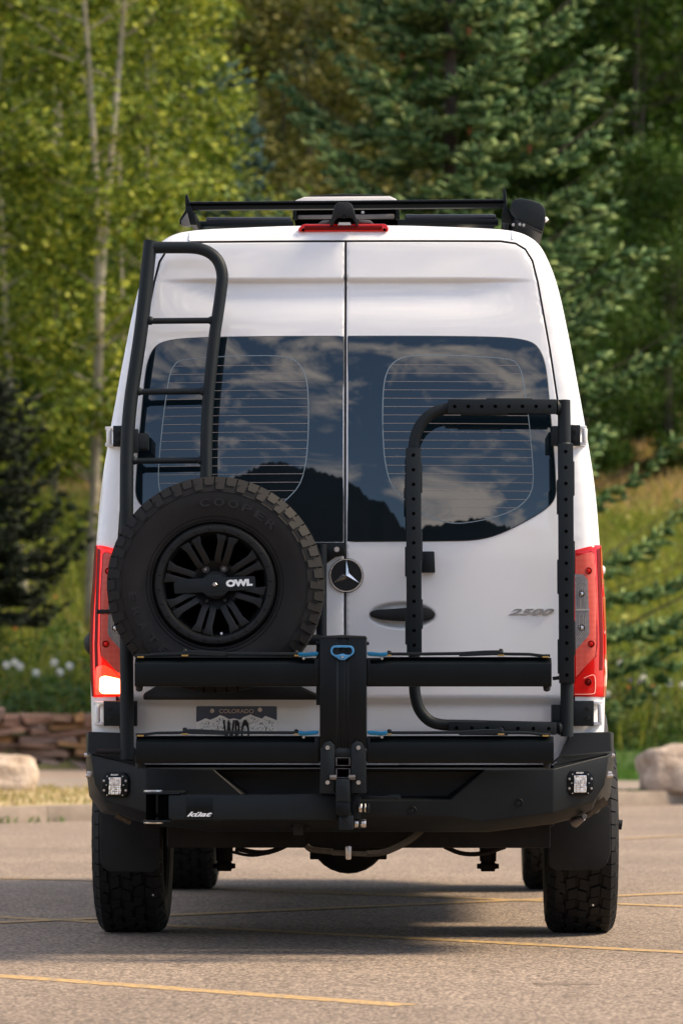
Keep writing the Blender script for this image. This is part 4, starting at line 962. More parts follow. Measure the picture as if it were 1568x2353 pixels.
# swing arm to the left with its hinge and maker plate
ar = bxp(386, 776, 1826, 1884, -.545, -.445, 'swing_arm', 'powder_black', rack, .006)
a = L(331, 1888, -.5); b2 = L(388, 1822, -.5)
m2 = MB(); m2.tube([L(346, 1886, -.50), L(346, 1824, -.50)], .018, 16); m2.box(L2(364, 0, -.5)[0], L2(388, 0, -.5)[0], -.54, -.45, L2(0, 1884, -.5)[1], L2(0, 1827, -.5)[1]); m2.build('swing_hinge', 'gap_black', ar, .002)
for v0, v1, u1 in ((1820, 1824, 415), (1884, 1888, 392)):
    m2 = MB(); m2.prism_z([(L2(329, 0, -.5)[0], -.56), (L2(u1, 0, -.5)[0], -.55), (L2(u1, 0, -.5)[0], -.20), (L2(329, 0, -.5)[0], -.20)], L2(0, v1, -.5)[1], L2(0, v0, -.5)[1]); m2.build('hinge_lug', 'powder_black', ar, .001)
for v in (1818, 1890):
    m2 = MB(); m2.lathe([(0, -.004), (.036, -.004), (.036, .004), (0, .004)], L(352, v, -.5), 'z', 20); m2.build('hinge_washer', 'steel', ar, .001)
bxp(427, 487, 1834, 1879, -.5475, -.540, 'maker_plate', 'anodised_black', ar, .0005)
text('maker_lettering', 'küat', 'label_white', ar, L(458, 1871, -.5485), .03, width=.093, height=.018, shear=.45, bold=.0010)
m2 = MB(); m2.tube(chaikin([L(768, 1826, -.52), L(774, 1834, -.52), L(777, 1850, -.52), L(776, 1880, -.52)], 2), .004, 6); m2.build('weld_seam', 'grey_metal', ar)
# locking bolts and lever on the right of the hitch
for u0, u1, v0, v1 in ((823, 831, 1846, 1866), (836, 840, 1846, 1866), (842, 848, 1845, 1867)):
    m2 = MB(); p = L((u0 + u1) / 2, (v0 + v1) / 2, -.55); w2 = (u1 - u0) / 2 / 580; m2.lathe([(0, -w2), (.017, -w2), (.0185, -w2 * .6), (.0185, w2 * .6), (.017, w2), (0, w2)], p, 'x', 6 if u0 < 840 else 16); m2.build('hitch_nut', 'steel' if u0 < 841 else 'powder_black', rack, .001)
for u0, u1 in ((813, 823), (828, 840)):
    m2 = MB(); p = L((u0 + u1) / 2, 1892, -.52); w2 = (u1 - u0) / 2 / 580; m2.lathe([(0, -w2), (.014, -w2), (.016, -w2 * .6), (.016, w2 * .6), (.014, w2), (0, w2)], p, 'x', 16); m2.build('hitch_pin', 'steel', rack, .001)
bxp(806, 824, 1824, 1882, -.54, -.46, 'hitch_side_plate', 'powder_black'); bxp(822, 828, 1830, 1905, -.53, -.50, 'pin_strap', 'trim_black')
q = [(830, 1836), (830, 1828), (880, 1830), (900, 1826), (918, 1826), (921, 1831), (919, 1837), (912, 1838), (905, 1834), (880, 1836)]
m2 = MB(); m2.prism_y([L2(u, v, -.5) for u, v in q], -.51, -.485); m2.build('locking_lever', 'powder_black', rack, .002)
OFF = Vector((0, 0, 0))
# ------------------------------------------------------------------ ground
def nodes_mat(name):
    m = bpy.data.materials.new(name); m.use_nodes = True; MATS[name] = m; return m, m.node_tree, m.node_tree.nodes['Principled BSDF']
def asphalt_mat():
    m, nt, p = nodes_mat('asphalt'); Nn, l = nt.nodes, nt.links
    t = Nn.new('ShaderNodeTexCoord')
    def noise_(s, d, r=.6): n = Nn.new('ShaderNodeTexNoise'); n.inputs['Scale'].default_value = s; n.inputs['Detail'].default_value = d; n.inputs['Roughness'].default_value = r; l.new(t.outputs['Object'], n.inputs['Vector']); return n
    v = Nn.new('ShaderNodeTexVoronoi'); v.inputs['Scale'].default_value = 75; l.new(t.outputs['Object'], v.inputs['Vector'])
    big = noise_(.45, 5); mid = noise_(4, 4)
    r1 = Nn.new('ShaderNodeValToRGB'); e = r1.color_ramp.elements; e[0].position = .0; e[0].color = (.11, .078, .054, 1); e[1].position = 1; e[1].color = (.52, .402, .300, 1)
    e2 = r1.color_ramp.elements.new(.5); e2.color = (.31, .238, .176, 1)
    l.new(v.outputs['Color'], r1.inputs[0])
    mxa = Nn.new('ShaderNodeMixRGB'); mxa.blend_type = 'MULTIPLY'; mxa.inputs[0].default_value = 1
    rb = Nn.new('ShaderNodeMapRange'); rb.inputs[1].default_value = .3; rb.inputs[2].default_value = .7; rb.inputs[3].default_value = .74; rb.inputs[4].default_value = 1.14
    l.new(big.outputs['Fac'], rb.inputs[0]); l.new(r1.outputs[0], mxa.inputs[1]); l.new(rb.outputs[0], mxa.inputs[2])
    # dark gaps between the stones, a few tar spots
    rg = Nn.new('ShaderNodeMapRange'); rg.inputs[1].default_value = .35; rg.inputs[2].default_value = .75; rg.inputs[3].default_value = 1; rg.inputs[4].default_value = .52; l.new(v.outputs['Distance'], rg.inputs[0])
    mxb = Nn.new('ShaderNodeMixRGB'); mxb.blend_type = 'MULTIPLY'; mxb.inputs[0].default_value = 1; l.new(mxa.outputs[0], mxb.inputs[1]); l.new(rg.outputs[0], mxb.inputs[2])
    sp = noise_(9, 2); rs = Nn.new('ShaderNodeMapRange'); rs.inputs[1].default_value = .28; rs.inputs[2].default_value = .33; rs.inputs[3].default_value = .55; rs.inputs[4].default_value = 1; l.new(sp.outputs['Fac'], rs.inputs[0])
    mxc = Nn.new('ShaderNodeMixRGB'); mxc.blend_type = 'MULTIPLY'; mxc.inputs[0].default_value = 1; l.new(mxb.outputs[0], mxc.inputs[1]); l.new(rs.outputs[0], mxc.inputs[2])
    l.new(mxc.outputs[0], p.inputs['Base Color']); p.inputs['Roughness'].default_value = .85
    b = Nn.new('ShaderNodeBump'); b.inputs['Strength'].default_value = .8; b.inputs['Distance'].default_value = .006; b.invert = True; l.new(v.outputs['Distance'], b.inputs['Height']); l.new(b.outputs[0], p.inputs['Normal'])
    return m
asphalt_mat()
def two_mat(name, c0, c1, scale, rough=.9, bump=.4, bscale=None, detail=6):
    m, nt, p = nodes_mat(name); Nn, l = nt.nodes, nt.links; t = Nn.new('ShaderNodeTexCoord'); n = Nn.new('ShaderNodeTexNoise'); n.inputs['Scale'].default_value = scale; n.inputs['Detail'].default_value = detail; n.inputs['Roughness'].default_value = .65
    l.new(t.outputs['Object'], n.inputs['Vector']); r = Nn.new('ShaderNodeValToRGB'); r.color_ramp.elements[0].color = (*c0, 1); r.color_ramp.elements[1].color = (*c1, 1); r.color_ramp.elements[0].position = .32; r.color_ramp.elements[1].position = .68
    l.new(n.outputs['Fac'], r.inputs[0]); l.new(r.outputs[0], p.inputs['Base Color']); p.inputs['Roughness'].default_value = rough
    n2 = Nn.new('ShaderNodeTexNoise'); n2.inputs['Scale'].default_value = bscale or scale * 6; n2.inputs['Detail'].default_value = 5; l.new(t.outputs['Object'], n2.inputs['Vector'])
    b = Nn.new('ShaderNodeBump'); b.inputs['Strength'].default_value = bump; b.inputs['Distance'].default_value = .02; l.new(n2.outputs['Fac'], b.inputs['Height']); l.new(b.outputs[0], p.inputs['Normal']); return m
two_mat('concrete', (.17, .135, .105), (.30, .24, .185), 2.2)
two_mat('sandy_soil', (.17, .12, .085), (.31, .235, .175), 2)
two_mat('slope_soil', (.05, .065, .018), (.20, .17, .05), .35, bump=.8, bscale=6)
two_mat('lawn_soil', (.03, .07, .012), (.06, .12, .02), 1.5)
two_mat('boulder_tan', (.17, .115, .08), (.52, .42, .33), 4.5, .85, 1., 26)
two_mat('boulder_pale', (.30, .22, .15), (.56, .45, .35), 4.5, .85, 1., 26)
two_mat('ridge_forest', (.0015, .0025, .0022), (.003, .0045, .004), .01, bump=0)
m_, nt_, p_ = nodes_mat('yellow_paint')
t_ = nt_.nodes.new('ShaderNodeTexCoord'); n_ = nt_.nodes.new('ShaderNodeTexNoise'); n_.inputs['Scale'].default_value = 28; n_.inputs['Detail'].default_value = 7; n_.inputs['Roughness'].default_value = .75
nt_.links.new(t_.outputs['Object'], n_.inputs['Vector']); r_ = nt_.nodes.new('ShaderNodeValToRGB'); r_.color_ramp.elements[0].position = .40; r_.color_ramp.elements[0].color = (.25, .185, .125, 1); r_.color_ramp.elements[1].position = .62; r_.color_ramp.elements[1].color = (.58, .36, .11, 1)
nt_.links.new(n_.outputs['Fac'], r_.inputs[0]); nt_.links.new(r_.outputs[0], p_.inputs['Base Color']); p_.inputs['Roughness'].default_value = .8

def sheet(name, pts, m, z=0, kind='structure', par=None):
    me = bpy.data.meshes.new(name); me.from_pydata([(x, y, z) for x, y in pts], [], [tuple(range(len(pts)))]); me.materials.append(MATS[m]); o = bpy.data.objects.new(name, me); C.objects.link(o)
    if kind: o['kind'] = kind
    if par: o.parent = par
    return o
lot = sheet('parking_lot', [(-400, -400), (400, -400), (400, 60), (-400, 60)], 'asphalt')
def G(u, v): D = FPX * CAMH / (v - 1618); return np.array([(u - 784) * D / FPX, D - CAMD])
def stripe(a, b, wd=.10, name='parking_stripe', z=.004):
    a, b = np.array(a), np.array(b); d = (b - a) / np.linalg.norm(b - a); n = np.array([-d[1], d[0]]) * wd / 2; rr = random.Random(int(a[0] * 100)); N_ = 60
    lo = [tuple(a + d * np.linalg.norm(b - a) * i / N_ - n * rr.uniform(.82, 1.06)) for i in range(N_ + 1)]; hi = [tuple(a + d * np.linalg.norm(b - a) * i / N_ + n * rr.uniform(.82, 1.06)) for i in range(N_, -1, -1)]
    me = bpy.data.meshes.new(name); P = lo + hi; me.from_pydata([(x, y, z) for x, y in P], [], [(i, i + 1, 2 * N_ - i, 2 * N_ + 1 - i) for i in range(N_)]); me.materials.append(MATS['yellow_paint'])
    o = bpy.data.objects.new(name, me); C.objects.link(o); o['kind'] = 'structure'; return o
def ext(a, b, k0, k1): a, b = np.array(a), np.array(b); return a + (b - a) * k0, a + (b - a) * k1
LN = [ext(G(0, 2243), G(935, 2311), -1.2, 1.0), ext(G(390, 2128), G(1568, 2189), -1.1, 1.6), ext(G(500, 2042), G(1568, 2084), -.3, 1.6), ext(G(0, 2121), G(1243, 2067), -.5, 2.0), ext(G(120, 2022), G(215, 2024), -3, 2), ext(G(1500, 1925), G(1568, 1922), -1, 6)]
for i, (a, b) in enumerate(LN): stripe(a, b, .115 if i < 4 else .09, z=.0015 + .0007 * i)
# tar patch in the foreground
tp = G(1290, 2261); rr = random.Random(2)
two_mat('tar', (.10, .076, .056), (.28, .215, .16), 26)
sheet('tar_patch', [(tp[0] + math.cos(a) * .125 * rr.uniform(.5, 1.15), tp[1] + math.sin(a) * .07 * rr.uniform(.4, 1.2)) for a in np.linspace(0, 2 * math.pi, 22)[:-1]], 'tar', .0012)

# ------------------------------------------------------------------ terrain beyond the kerb
def yk(x): return 15.9 + .95 * (np.clip(x, -9, 22) + 2.35)
def hz_(x, y):
    x = np.asarray(x, float); y = np.asarray(y, float)
    left = 1 - sstep(-.6, 1.2, x)
    z = .12 + .006 * np.maximum(0, y - yk(x))
    y0 = 27.2 + 1.4 * left
    z = z + .40 * left * sstep(28.52, 28.72, y)
    z = z + .15 * np.maximum(0, y - y0) * sstep(0, 4, y - y0)
    z = z + .17 * np.maximum(0, y - 62) + .15 * np.maximum(0, y - 130)
    return z
xs = np.unique(np.concatenate([np.linspace(-200, -12, 24), np.linspace(-12, 14, 66), np.linspace(14, 200, 24)]))
es = np.unique(np.concatenate([np.linspace(0, 30, 61), np.linspace(30, 90, 41), np.linspace(90, 420, 40)]))
V_ = []; X_, E_ = np.meshgrid(xs, es, indexing='ij'); Y_ = yk(X_) + E_; Z_ = hz_(X_, Y_)
sn = np.array([noise.noise((x * .08, y * .08, 0)) for x, y in zip(X_.ravel(), Y_.ravel())]).reshape(X_.shape); Z_ += sn * np.clip((Y_ - 32) * .03, 0, 5)
me = bpy.data.meshes.new('hillside'); nx_, ne_ = X_.shape
me.from_pydata(np.stack([X_.ravel(), Y_.ravel(), Z_.ravel()], 1).tolist(), [], [(i * ne_ + j, (i + 1) * ne_ + j, (i + 1) * ne_ + j + 1, i * ne_ + j + 1) for i in range(nx_ - 1) for j in range(ne_ - 1)])
for p in me.polygons: p.use_smooth = True
me.materials.append(MATS['slope_soil']); hs = bpy.data.objects.new('hillside', me); C.objects.link(hs); hs['kind'] = 'structure'
def hh(x, y): return float(hz_(x, y)) + noise.noise((x * .08, y * .08, 0)) * min(5, max(0, (y - 32) * .03))
# path, sandy strip and lawn laid over it
def strip_mesh(name, x0, x1, fy0, fy1, m, lift, nx=60, ny=12, kind='structure'):
    vs = []; 
    for x in np.linspace(x0, x1, nx):
        a, b = fy0(x), fy1(x)
        for t in np.linspace(0, 1, ny): y = a + (b - a) * t; vs.append((x, y, float(hz_(x, y)) + lift))
    me = bpy.data.meshes.new(name); me.from_pydata(vs, [], [(i * ny + j, (i + 1) * ny + j, (i + 1) * ny + j + 1, i * ny + j + 1) for i in range(nx - 1) for j in range(ny - 1)])
    for p in me.polygons: p.use_smooth = True
    me.materials.append(MATS[m]); o = bpy.data.objects.new(name, me); C.objects.link(o); o['kind'] = kind; return o
two_mat('dry_verge', (.30, .22, .10), (.46, .36, .19), 4)
strip_mesh('verge', -9, 3.0, lambda x: yk(x) + .12, lambda x: max(yk(x) + .14, 20.98), 'dry_verge', .006)
strip_mesh('path', -12, 6.2, lambda x: max(21.0, yk(x) + .13), lambda x: max(24.6, yk(x) + .15), 'concrete', .010)
strip_mesh('sandy_bed', -12, .4, lambda x: 24.62, lambda x: 28.50, 'sandy_soil', .008)
strip_mesh('lawn', .45, 12, lambda x: max(24.62, yk(x) + .2), lambda x: max(31.0, yk(x) + .4), 'lawn_soil', .008)
# kerb stones
kd = np.array([1, .95]); kd /= np.linalg.norm(kd); kn = np.array([-kd[1], kd[0]]); o0 = np.array([-2.35, 15.9])
kerb = empty('kerb', (o0[0], o0[1], 0)); tag(kerb, None, None, kind='structure')
for i in range(-3, 6):
    m2 = MB(); L0 = 3.0; a = o0 + kd * (i * L0 + .001); b = o0 + kd * ((i + 1) * L0 - .001)
    q = [a - kn * .02, b - kn * .02, b + kn * .13, a + kn * .13]; q2 = [a, b, b + kn * .13, a + kn * .13]
    m2.add([(*p, -.05) for p in q] + [(*p, .128) for p in q2], [(0, 3, 2, 1), (4, 5, 6, 7), (0, 1, 5, 4), (1, 2, 6, 5), (2, 3, 7, 6), (3, 0, 4, 7)])
    m2.v = [(x - o0[0], y - o0[1], z) for x, y, z in m2.v]; m2.build('kerb_stone', 'concrete', kerb, .006)

# distant ridge behind the photographer (mirrored in the rear windows)
prof = [(-.60, .10), (-.30, .13), (-.20, .15), (-.163, .165)]
def tgt(u, v): x = (u - 797) / 605; z = .94 - (v - 1618) / 605; return (x * (1 / 14.4 + .14), (z - .94) / 14.4 + 2 * (.045 + .07 * (z - 1.5)))
prof += [tgt(*q) for q in [(400, 1090), (480, 1052), (520, 1056), (545, 1066), (580, 1066), (620, 1080), (660, 1092), (700, 1116), (720, 1140), (750, 1140), (770, 1165), (795, 1200), (818, 1224), (850, 1202), (900, 1196), (950, 1186), (985, 1184), (1020, 1198), (1060, 1206), (1100, 1202), (1140, 1222)]]
prof += [(.16, .145), (.25, .15), (.40, .12), (.60, .08)]
Dm = 1200; az = np.linspace(-.9, .9, 900); pa = np.array(prof)
vs = []; rr = random.Random(4)
for a in az:
    e0 = np.interp(a, pa[:, 0], pa[:, 1], left=.06, right=.06); e = e0 + rr.uniform(-.0010, .0020)
    x, y = math.sin(a) * Dm, -CAMD - math.cos(a) * Dm
    vs += [(x * .45, -CAMD + (y + CAMD) * .45, 2.0), (x * .8, -CAMD + (y + CAMD) * .8, Dm * .05), (x, y, Dm * math.tan(e0 - .004)), (x, y, Dm * math.tan(e)), (x * 1.25, y * 1.25, 0)]
me = bpy.data.meshes.new('mountain_ridge'); me.from_pydata(vs, [], [(5 * i + j, 5 * i + 5 + j, 5 * i + 6 + j, 5 * i + 1 + j) for i in range(len(az) - 1) for j in range(4)]); me.materials.append(MATS['ridge_forest'])
for p in me.polygons: p.use_smooth = True
o = bpy.data.objects.new('mountain_ridge', me); C.objects.link(o); o['kind'] = 'structure'

# ------------------------------------------------------------------ boulders and the dry-stone wall
def rock(name, loc, sx, sy, sz, m, seed, sub=4, flat=0.):
    bm = bmesh.new(); bmesh.ops.create_icosphere(bm, subdivisions=sub, radius=1)
    for v in bm.verts:
        p = v.co.copy(); d = p.normalized(); q = Vector((abs(d.x) ** .72 * math.copysign(1, d.x), abs(d.y) ** .72 * math.copysign(1, d.y), abs(d.z) ** .72 * math.copysign(1, d.z)))
        f = 1 + .20 * noise.noise(d * 1.3 + Vector((seed, 0, 0))) + .10 * noise.noise(d * 2.7 + Vector((0, seed, 0))) - .05 * abs(noise.noise(d * 5 + Vector((0, 0, seed)))) + .035 * noise.noise(d * 11 + Vector((seed, 0, seed)))
        v.co = Vector((q.x * sx * f, q.y * sy * f, q.z * sz * f))
    zmin = -sz * .55
    for v in bm.verts: v.co.z = max(v.co.z, zmin) - zmin
    me = bpy.data.meshes.new(name); bm.to_mesh(me); bm.free()
    for p in me.polygons: p.use_smooth = True
    me.materials.append(MATS[m]); o = bpy.data.objects.new(name, me); C.objects.link(o); o.location = loc; return o
xb, yb_ = 3.12, 21.3
tag(rock('boulder', (xb, yb_, float(hz_(xb, yb_)) - .01), .345, .30, .29, 'boulder_tan', 3), 'rounded tan boulder on the kerb right of the van', 'boulder', 'landscape boulders')
xb, yb_ = -3.16, 20.3
tag(rock('boulder', (xb, yb_, float(hz_(xb, yb_)) - .01), .38, .32, .235, 'boulder_pale', 9), 'smooth pale boulder at the left edge in front of the stone wall', 'boulder', 'landscape boulders')

m_, nt_, p_ = nodes_mat('flagstone'); oi = nt_.nodes.new('ShaderNodeObjectInfo'); r_ = nt_.nodes.new('ShaderNodeValToRGB'); cs = [(.16, .085, .055), (.27, .15, .095), (.34, .18, .07), (.20, .125, .09), (.38, .26, .19), (.11, .065, .048)]
r_.color_ramp.elements[0].color = (*cs[0], 1); r_.color_ramp.elements[1].color = (*cs[-1], 1)
for i in range(1, 5): e = r_.color_ramp.elements.new(i / 5); e.color = (*cs[i], 1)
nt_.links.new(oi.outputs['Random'], r_.inputs[0]); t_ = nt_.nodes.new('ShaderNodeTexCoord'); n_ = nt_.nodes.new('ShaderNodeTexNoise'); n_.inputs['Scale'].default_value = 6; n_.inputs['Detail'].default_value = 6; nt_.links.new(t_.outputs['Object'], n_.inputs['Vector'])
mp_ = nt_.nodes.new('ShaderNodeMapRange'); mp_.inputs[3].default_value = .6; mp_.inputs[4].default_value = 1.4; nt_.links.new(n_.outputs['Fac'], mp_.inputs[0]); mm = nt_.nodes.new('ShaderNodeMixRGB'); mm.blend_type = 'MULTIPLY'; mm.inputs[0].default_value = 1; nt_.links.new(r_.outputs[0], mm.inputs[1]); nt_.links.new(mp_.outputs[0], mm.inputs[2]); nt_.links.new(mm.outputs[0], p_.inputs['Base Color']); p_.inputs['Roughness'].default_value = .9
stone_me = []
for s in range(8):
    bm = bmesh.new(); bmesh.ops.create_cube(bm, size=1); bmesh.ops.bevel(bm, geom=bm.edges[:], offset=.05, segments=1, affect='EDGES'); bmesh.ops.subdivide_edges(bm, edges=[e for e in bm.edges if e.calc_length() > .4], cuts=1, use_grid_fill=True)
    for v in bm.verts: v.co += Vector((noise.noise(v.co * 2 + Vector((s * 3, 0, 0))) * .26, noise.noise(v.co * 2 + Vector((0, s * 3, 0))) * .22, noise.noise(v.co * 2.3 + Vector((0, 0, s * 3))) * .42))
    me = bpy.data.meshes.new('stone'); bm.to_mesh(me); bm.free(); me.materials.append(MATS['flagstone']); stone_me.append(me)
wall = empty('stone_wall', (-3.4, 28.5, .18)); tag(wall, 'low dry-stacked wall of reddish flagstones below the flower bed', 'stone wall')
rr = random.Random(8); z = -.03
for row in range(14):
    h = rr.choice([.04, .055, .07, .09, .05, .10]); x = -2.2 + rr.uniform(0, .2)
    top_drop = z > .55
    while x < 1.9:
        wd = rr.uniform(.12, .6) * (1.25 if h < .075 else .75)
        if not (top_drop and rr.random() < .35):
            o = bpy.data.objects.new('stone', rr.choice(stone_me)); C.objects.link(o); o.parent = wall; o.location = (x + wd / 2, rr.uniform(-.09, .09), z + h / 2 + rr.uniform(-.015, .015)); o.scale = (wd * 1.0, .34 * rr.uniform(.7, 1.2), h * rr.uniform(.8, 1.15)); o.rotation_euler = (rr.uniform(-.15, .15), rr.uniform(-.15, .15), rr.uniform(-.35, .35))
        x += wd + rr.uniform(.004, .025)
    z += h + .004
    if z > .66: break

# ------------------------------------------------------------------ foliage
def leaf_mat(name, cols, transl=.22, rough=.6):
    m = bpy.data.materials.new(name); m.use_nodes = True; nt = m.node_tree; Nn, l = nt.nodes, nt.links; p = Nn['Principled BSDF']; o = Nn['Material Output']
    g = Nn.new('ShaderNodeNewGeometry'); r = Nn.new('ShaderNodeValToRGB'); n = len(cols)
    r.color_ramp.elements[0].color = (*cols[0], 1); r.color_ramp.elements[1].color = (*cols[-1], 1)
    for i in range(1, n - 1): e = r.color_ramp.elements.new(i / (n - 1)); e.color = (*cols[i], 1)
    l.new(g.outputs['Random Per Island'], r.inputs[0]); l.new(r.outputs[0], p.inputs['Base Color']); p.inputs['Roughness'].default_value = rough; p.inputs['Specular IOR Level'].default_value = .25
    t = Nn.new('ShaderNodeBsdfTranslucent'); mxx = Nn.new('ShaderNodeMixShader'); mxx.inputs[0].default_value = transl; l.new(r.outputs[0], t.inputs[0]); l.new(p.outputs[0], mxx.inputs[1]); l.new(t.outputs[0], mxx.inputs[2]); l.new(mxx.outputs[0], o.inputs[0])
    MATS[name] = m; return m
leaf_mat('aspen_leaf', [(.025, .05, .005), (.095, .15, .012), (.22, .28, .025), (.46, .47, .06), (.05, .095, .009), (.15, .21, .02)])
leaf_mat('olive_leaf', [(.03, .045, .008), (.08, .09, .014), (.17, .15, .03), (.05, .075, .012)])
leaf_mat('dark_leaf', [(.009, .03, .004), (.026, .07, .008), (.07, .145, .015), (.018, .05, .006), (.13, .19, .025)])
leaf_mat('blue_needle', [(.016, .05, .014), (.055, .125, .042), (.13, .23, .075), (.36, .45, .16), (.027, .075, .022), (.075, .16, .055)], .12)
leaf_mat('green_needle', [(.025, .05, .018), (.045, .085, .03), (.075, .115, .04)], .12)
leaf_mat('teal_needle', [(.03, .075, .07), (.05, .11, .10), (.07, .13, .12)], .12)
leaf_mat('shaded_needle', [(.008, .014, .007), (.014, .024, .010), (.022, .034, .014)], .1)  # near-black needles: the shade on this spruce is in the colour
leaf_mat('meadow_blade', [(.13, .19, .02), (.22, .28, .035), (.33, .33, .05), (.09, .15, .02), (.40, .34, .10)], .4)
leaf_mat('lawn_blade', [(.05, .12, .015), (.08, .17, .02), (.11, .21, .03)], .4)
leaf_mat('dry_blade', [(.42, .30, .13), (.52, .41, .20), (.30, .26, .08), (.22, .24, .06)], .35)
leaf_mat('garden_leaf', [(.03, .075, .012), (.05, .11, .02), (.08, .15, .02), (.10, .13, .03), (.07, .10, .06)], .35)
leaf_mat('cone_brown', [(.30, .10, .03), (.22, .08, .03)], .0)
m = mat('aspen_bark', (.42, .37, .27), .8, var=.35, vscale=7); mat('spruce_bark', (.045, .034, .027), .9, var=.4, vscale=9); mat('grey_bark', (.06, .05, .04), .9, var=.4, vscale=9)
mat('petal_white', (.85, .83, .76), .6); mat('petal_orange', (.62, .20, .03), .6); mat('petal_purple', (.20, .14, .36), .6); mat('petal_yellow', (.6, .45, .05), .6); mat('petal_pink', (.5, .08, .12), .6); mat('stem_green', (.05, .10, .02), .7)

def mesh_np(name, V, F, m):
    """V (n,3) float, F (k,3 or 4) int"""
    me = bpy.data.meshes.new(name)
    if isinstance(F, tuple):
        q, t = F; me.vertices.add(len(V)); me.vertices.foreach_set('co', np.ascontiguousarray(V, np.float32).ravel()); me.loops.add(q.size + t.size)
        me.loops.foreach_set('vertex_index', np.concatenate([q.ravel(), t.ravel()]).astype(np.int32)); me.polygons.add(len(q) + len(t))
        me.polygons.foreach_set('loop_start', np.concatenate([np.arange(0, q.size, 4), q.size + np.arange(0, t.size, 3)]).astype(np.int32)); me.update(calc_edges=True); me.materials.append(MATS[m]); return me
    k = F.shape[1]
    me.vertices.add(len(V)); me.vertices.foreach_set('co', np.ascontiguousarray(V, np.float32).ravel())
    me.loops.add(F.size); me.loops.foreach_set('vertex_index', np.ascontiguousarray(F, np.int32).ravel())
    me.polygons.add(len(F)); me.polygons.foreach_set('loop_start', np.arange(0, F.size, k, dtype=np.int32)); me.update(calc_edges=True)
    me.materials.append(MATS[m]); return me
def unit(n, rng): v = rng.normal(size=(n, 3)); return v / np.linalg.norm(v, axis=1)[:, None]
def leaves(P, size, rng, up=.5, asp=.62):
    """one rhombic leaf per point"""
    n = len(P); nr = unit(n, rng); nr[:, 2] = np.abs(nr[:, 2]) + up; nr /= np.linalg.norm(nr, axis=1)[:, None]
    a = np.cross(nr, unit(n, rng)); a /= np.linalg.norm(a, axis=1)[:, None]; b = np.cross(nr, a); s = (size * rng.uniform(.6, 1.25, n))[:, None]
    V = np.stack([P - a * s * .5, P + b * s * asp * .5 - nr * s * .06, P + a * s * .5, P - b * s * asp * .5 - nr * s * .06], 1).reshape(-1, 3)
    return V, np.arange(4 * n).reshape(-1, 4)
def tube_np(mb, pts, rs, seg=7): mb.tube(pts, rs, seg)

def broadleaf(name, H, crown0, Rc, nleaf, lsize, seed, leafm, barkm, stems=1, tr=.06):
    """returns (trunk mesh, crown mesh)"""
    rng = np.random.default_rng(seed); rr = random.Random(seed); mb = MB(); tips = []
    for s in range(stems):
        bx, by = (0, 0) if stems == 1 else (rr.uniform(-.25, .25), rr.uniform(-.2, .2)); lx, ly_ = rr.uniform(-.06, .06), rr.uniform(-.05, .05)
        if stems > 1: lx += rr.uniform(-.12, .12)
        fork = stems == 2
        if fork: bx, by, lx, ly_ = 0, 0, .012, .0
        n = 14; path = []
        for i in range(n):
            t = i / (n - 1); path.append(Vector((bx + lx * H * t + .10 * math.sin(3.1 * t + s), by + ly_ * H * t + .08 * math.sin(4 * t + (0 if fork else 2 * s)), H * t)))
            if fork: path[-1].x += (s - .45) * .17 * H * max(0, t - .42) ** 1.15 - (.10 * math.sin(3.1 * t + s) - .10 * math.sin(3.1 * t))
        mb.tube(path, [max(.008, tr * (1 - .88 * i / (n - 1))) for i in range(n)], 8)
        nb = int(30 / stems ** .5)
        for k in range(nb):
            t = crown0 / H * .8 + (1 - crown0 / H * .8) * (k + rr.random()) / nb; i = min(n - 2, int(t * (n - 1))); p = path[i].lerp(path[i + 1], t * (n - 1) - i)
            f = 1 - abs((t - .55) / .6) ** 1.6; ln = Rc * max(.22, f) * rr.uniform(.6, 1.15); a = k * 2.4 + rr.uniform(-.4, .4); up = rr.uniform(.15, .7)
            d = Vector((math.cos(a), math.sin(a), up)); q = [p, p + d * ln * .4 + Vector((0, 0, .05)), p + d * ln * .75 + Vector((0, 0, .02)), p + d * ln]
            mb.tube(q, [tr * .32 * (1 - t * .6), tr * .2, tr * .12, .004], 5, cap=False)
            for w_ in (.45, .65, .85, 1.0): 
                c_ = q[0].lerp(q[3], w_); tips.append((c_.x, c_.y, c_.z, .11 + .12 * ln))
    tips = np.array(tips); idx = rng.integers(0, len(tips), nleaf); c = tips[idx]; off = rng.normal(size=(nleaf, 3)) * c[:, 3:4]; off[:, 2] *= .75
    P = c[:, :3] + off
    V, F = leaves(P, lsize, rng)
    trunk = bpy.data.meshes.new(name + '_trunk'); trunk.from_pydata(mb.v, [], mb.f); trunk.materials.append(MATS[barkm])
    for p in trunk.polygons: p.use_smooth = True
    return trunk, mesh_np(name + '_crown', V, F, leafm)

